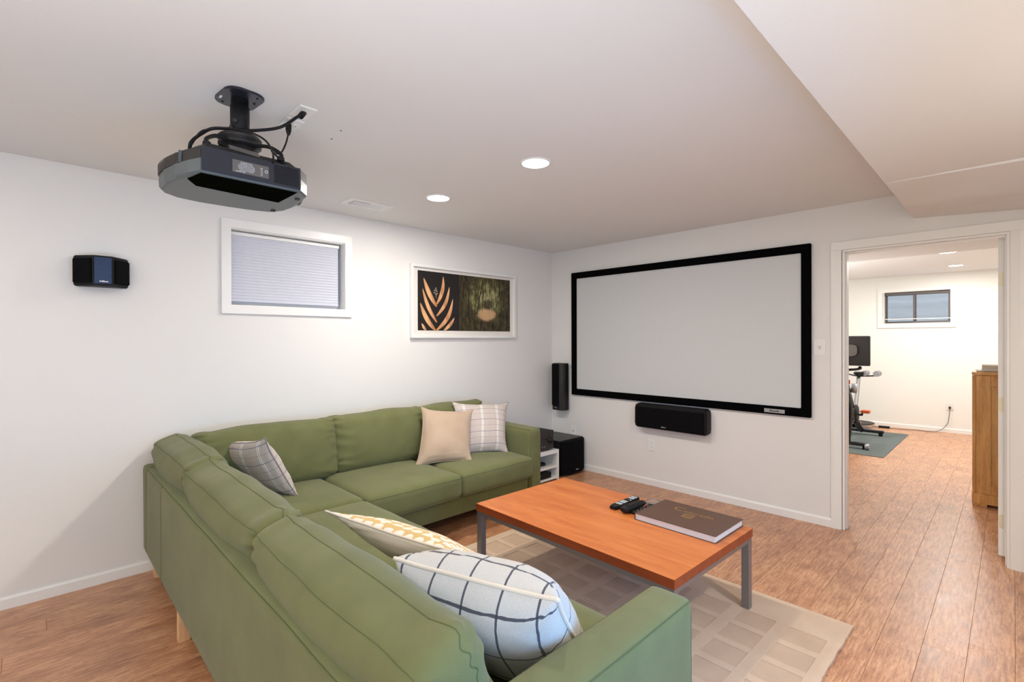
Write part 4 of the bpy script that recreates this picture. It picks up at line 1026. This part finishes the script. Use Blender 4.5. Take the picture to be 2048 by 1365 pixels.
# ================================================================== FAR ROOM
obj('exercise_mat', bx((1.75, 2.885, 0.0), (2.612, 4.86, 0.006), 0.001), 'rubber', None, 'grey rubber mat under the exercise bike in the far room', 'mat')
bkx = 2.12
eb = thing('exercise_bike', (bkx, 3.8, 0.006), 'black indoor exercise bike with screen seen past the left door jamb', 'exercise bike')
for y_, nm in ((3.25, 'front_stabiliser'), (4.42, 'rear_stabiliser')):
    bm = bmesh.new(); box(bm, (bkx-0.27, y_-0.035, 0.045), (bkx+0.27, y_+0.035, 0.085), 0.012); o = obj(nm, bm, 'bikemetal', eb)
    for s in (-1, 1):
        bm = bmesh.new()
        if y_ < 4:
            cyl(bm, (bkx+s*0.255, y_-0.03, 0.045), (bkx+s*0.30, y_-0.03, 0.045), 0.036, 18); obj('transport_wheel', bm, 'silver', o)
            bm = bmesh.new(); cyl(bm, (bkx+s*0.24, y_+0.01, 0.006), (bkx+s*0.24, y_+0.01, 0.05), 0.02, 12); obj('foot', bm, 'black', o)
        else:
            cyl(bm, (bkx+s*0.23, y_, 0.006), (bkx+s*0.23, y_, 0.05), 0.024, 14); obj('foot', bm, 'black', o)
def bpipe(name, pts, r, m='bikemetal', sub=4):
    bm = bmesh.new(); tube(bm, pts, r, 10, sub=sub); return obj(name, bm, m, eb)
bpipe('front_fork', [(bkx+0.075, 3.25, 0.07), (bkx+0.085, 3.30, 0.28), (bkx+0.075, 3.38, 0.52), (bkx+0.03, 3.46, 0.72), (bkx, 3.50, 0.80)], 0.020)
bpipe('front_fork', [(bkx-0.075, 3.25, 0.07), (bkx-0.085, 3.30, 0.28), (bkx-0.075, 3.38, 0.52), (bkx-0.03, 3.46, 0.72), (bkx, 3.50, 0.80)], 0.020)
bpipe('main_tube', [(bkx, 3.48, 0.78), (bkx, 3.70, 0.56), (bkx, 3.90, 0.36), (bkx, 4.15, 0.20), (bkx, 4.42, 0.07)], 0.040)
bpipe('head_post', [(bkx, 3.46, 0.70), (bkx, 3.52, 0.98)], 0.028, 'black', 0)
bpipe('seat_post', [(bkx+0.0, 3.98, 0.33), (bkx+0.0, 4.14, 0.60), (bkx, 4.26, 0.86)], 0.024, 'steel', 3)
bm = bmesh.new(); prism(bm, [(-0.02, -0.14), (0.02, -0.14), (0.035, 0.0), (0.085, 0.08), (0.08, 0.13), (-0.08, 0.13), (-0.085, 0.08), (-0.035, 0.0)], 0, 0.05, 0, 0.015, Matrix.Translation((bkx, 4.27, 0.87))); obj('saddle', bm, 'black', eb)
fw = bmesh.new(); lathe(fw, [(0.235, -0.03), (0.245, -0.02), (0.245, 0.02), (0.235, 0.03), (0.21, 0.032), (0.20, 0.012), (0.05, 0.015), (0.05, -0.015), (0.20, -0.012), (0.21, -0.032)][:6], (bkx, 3.42, 0.36), 40, 0, (1, 0, 0)); fo = obj('flywheel', fw, 'gloss', eb)
bm = bmesh.new(); tube(bm, [(bkx+0.036, 3.42+0.215*math.cos(2*math.pi*k/32), 0.36+0.215*math.sin(2*math.pi*k/32)) for k in range(32)], 0.007, 6, closed=True); obj('flywheel_ring', bm, 'silver', fo)
bm = bmesh.new(); cyl(bm, (bkx-0.06, 3.42, 0.36), (bkx+0.10, 3.42, 0.36), 0.026, 14); obj('axle', bm, 'black', fo)
bm = bmesh.new(); lathe(bm, [(0.13, 0), (0.135, 0.01), (0.12, 0.03), (0.05, 0.04)], (bkx+0.03, 3.86, 0.36), 28, 0, (1, 0, 0)); cv_ = obj('belt_cover', bm, 'black', eb)
bm = bmesh.new(); box(bm, (bkx+0.025, 3.42, 0.27), (bkx+0.05, 3.88, 0.46), 0.01); obj('belt_guard', bm, 'black', eb)
for s, dz in ((1, 0.02), (-1, -0.02)):
    bm = bmesh.new(); cyl(bm, (bkx, 3.86, 0.36), (bkx+s*0.115, 3.86, 0.36), 0.016, 12); tube(bm, [(bkx+s*0.112, 3.86, 0.36), (bkx+s*0.125, 3.80, 0.36+dz*8*0.3), (bkx+s*0.125, 3.71, 0.36+dz*3)], 0.012, 8); ck = obj('crank', bm, 'bikemetal', eb)
    bm = bmesh.new(); box(bm, (bkx+s*0.135, 3.665, 0.345+dz*3), (bkx+s*0.225, 3.755, 0.385+dz*3), 0.006); cyl(bm, (bkx+s*0.12, 3.71, 0.36+dz*3), (bkx+s*0.14, 3.71, 0.36+dz*3), 0.008, 8); obj('pedal', bm, 'orange', ck)
mo = obj('monitor', bx((bkx-0.28, 3.46, 1.045), (bkx+0.268, 3.50, 1.435), 0.014), 'dark', eb)
bm = bmesh.new(); prism(bm, rrect(0, 0, 0.26, 0.15, 0.04), 0, 0.022, 0, 0.006, basis((bkx, 3.462, 1.245), (1, 0, 0), (0, 0, 1))); obj('rear_cover', bm, 'vent_dark', mo)
bpipe('monitor_arm', [(bkx, 3.50, 0.98), (bkx, 3.47, 1.05), (bkx, 3.45, 1.16)], 0.022, 'bikemetal', 0)
bpipe('handlebar', [(bkx-0.17, 3.56, 1.04), (bkx-0.15, 3.70, 1.02), (bkx-0.08, 3.60, 0.99), (bkx, 3.56, 0.985), (bkx+0.08, 3.60, 0.99), (bkx+0.12, 3.70, 1.00), (bkx+0.13, 3.62, 1.02)], 0.017, 'black', 4)
bm = bmesh.new(); cyl(bm, (bkx+0.01, 3.56, 0.80), (bkx+0.02, 3.54, 0.845), 0.022, 14, 0.017); obj('resistance_knob', bm, 'red', eb)
bm = bmesh.new(); cyl(bm, (bkx+0.06, 3.60, 0.68), (bkx+0.08, 3.60, 0.80), 0.038, 18); obj('bottle_holder', bm, 'silver', eb)
for i, xx in enumerate((0.06, 0.20)):
    bm = bmesh.new(); x_ = bkx+xx; y_ = 4.38
    cyl(bm, (x_, y_-0.09, 0.90), (x_, y_-0.04, 0.90), 0.040, 18); cyl(bm, (x_, y_+0.04, 0.90), (x_, y_+0.09, 0.90), 0.040, 18); cyl(bm, (x_, y_-0.05, 0.90), (x_, y_+0.05, 0.90), 0.016, 12)
    obj('hand_weight', bm, 'silver', None, ('grey hand weight nearer the bike post, hung behind the saddle' if i == 0 else 'grey hand weight on the outer right behind the bike saddle'), 'hand weight')
bpipe('weight_rack', [(bkx-0.14, 4.38, 0.875), (bkx, 4.30, 0.86), (bkx+0.22, 4.38, 0.872)], 0.010, 'bikemetal', 3)
bb = thing('balance_board', (2.0, 5.17, 0), 'round black balance board with orange patch on the floor behind the bike', 'balance board')
bm = bmesh.new(); lathe(bm, [(0.04, 0.0), (0.07, 0.012), (0.08, 0.05), (0.08, 0.06)], (1.93, 5.13, 0), 24); obj('dome', bm, 'black', bb)
bm = bmesh.new(); lathe(bm, [(0.22, 0.060), (0.235, 0.067), (0.235, 0.075), (0.225, 0.082)], (1.93, 5.13, 0), 40); obj('deck', bm, 'dark', bb)
bm = bmesh.new(); lathe(bm, [(0.09, 0.082), (0.09, 0.084), (0.085, 0.085)], (1.91, 5.10, 0), 28); obj('grip_patch', bm, 'orange', bb)
pc = thing('extension_lead', (2.6, 5.33, 0), 'thin dark cord running along the far floor and up to the outlet', 'cord')
bm = bmesh.new(); tube(bm, [(2.10, 5.33, 0.006), (2.24, 5.29, 0.006), (2.35, 5.30, 0.006), (2.50, 5.32, 0.006), (2.64, 5.385, 0.006), (2.76, 5.37, 0.006), (2.86, 5.40, 0.012), (2.93, 5.45, 0.045), (2.985, 5.46, 0.12), (3.005, 5.465, 0.20), (3.017, 5.475, 0.34), (3.017, 5.49, 0.372)], 0.0042, 6, sub=5); obj('cable', bm, 'cord_grey', pc)
obj('adapter', bx((2.19, 5.275, 0.0), (2.33, 5.325, 0.03), 0.006), 'black', pc)
obj('plug', bx((3.004, 5.462, 0.358), (3.030, 5.492, 0.388), 0.004), 'dark', pc)
cb = thing('pine_cabinet', (3.85, 1.65, 0), 'tall honey pine cabinet standing behind the open door in the far room', 'cabinet')
CX0, CX1, CY0, CY1 = 3.432, 4.35, 1.405, 1.90
obj('top_board', bx((CX0-0.002, CY0-0.006, 1.092), (CX1+0.01, CY1, 1.116), 0.003), 'pine', cb)
obj('carcass', bx((CX0+0.010, CY0+0.010, 0.10), (CX1-0.01, CY1-0.01, 1.092)), 'pine', cb)
obj('corner_post', bx((CX0, CY0+0.004, 0.105), (CX0+0.021, CY0+0.03, 1.088), 0.001), 'pine', cb)
obj('stile', bx((CX0+0.024, CY0-0.002, 0.105), (CX0+0.113, CY0+0.02, 1.088), 0.0015), 'pine', cb)
obj('rail', bx((CX0+0.114, CY0-0.002, 1.00), (CX1-0.1, CY0+0.02, 1.088), 0.0015), 'pine', cb)
obj('rail', bx((CX0+0.114, CY0-0.002, 0.105), (CX1-0.1, CY0+0.02, 0.175), 0.0015), 'pine', cb)
obj('stile', bx((CX1-0.099, CY0-0.002, 0.105), (CX1, CY0+0.02, 1.088), 0.0015), 'pine', cb)
obj('plinth', bx((CX0-0.002, CY0-0.010, 0.022), (CX1, CY1, 0.104), 0.002), 'pine', cb)
for a in ((CX0, 0.09), (CX1-0.1, 0.1)):
    obj('foot', bx((a[0], CY0-0.006, 0.0), (a[0]+a[1], CY0+0.10, 0.022), 0.001), 'pine', cb)
    obj('foot', bx((a[0], CY1-0.10, 0.0), (a[0]+a[1], CY1, 0.022), 0.001), 'pine', cb)
def sheet(name, x0, x1, y0, y1, z0, z1, ang_, m, label, cat):
    bm = bmesh.new(); box(bm, (x0, y0, z0), (x1, y1, z1), 0.0015); c_ = ((x0+x1)/2, (y0+y1)/2, 0)
    bmesh.ops.rotate(bm, verts=bm.verts[:], cent=c_, matrix=Matrix.Rotation(R(ang_), 3, 'Z')); obj(name, bm, m, None, label, cat)
sheet('paper_stack', 3.45, 3.72, 1.45, 1.72, 1.116, 1.126, 3, 'beige', 'flat tan papers lying at the bottom on top of the pine cabinet', 'papers')
sheet('magazine', 3.50, 3.78, 1.46, 1.70, 1.1265, 1.142, -8, 'paper', 'white magazine in the middle of the pile on the pine cabinet', 'magazine')
sheet('cardboard_box', 3.485, 3.80, 1.48, 1.74, 1.1425, 1.172, 2, 'cream', 'shallow cream box topping the pile on the pine cabinet', 'box')

for i, (a, b) in enumerate(((1.348, -3.184), (1.469, -3.194))):
    bm = bmesh.new(); lathe(bm, [(0.004, 0.0), (0.004, -0.0015), (0.002, -0.002)], (a, b, H), 8)
    obj('ceiling_screw', bm, 'dark', None, ('tiny dark ceiling screw right of the projector, nearer the left wall' if i == 0 else 'tiny dark ceiling screw right of the projector, farther from the left wall'), 'screw')
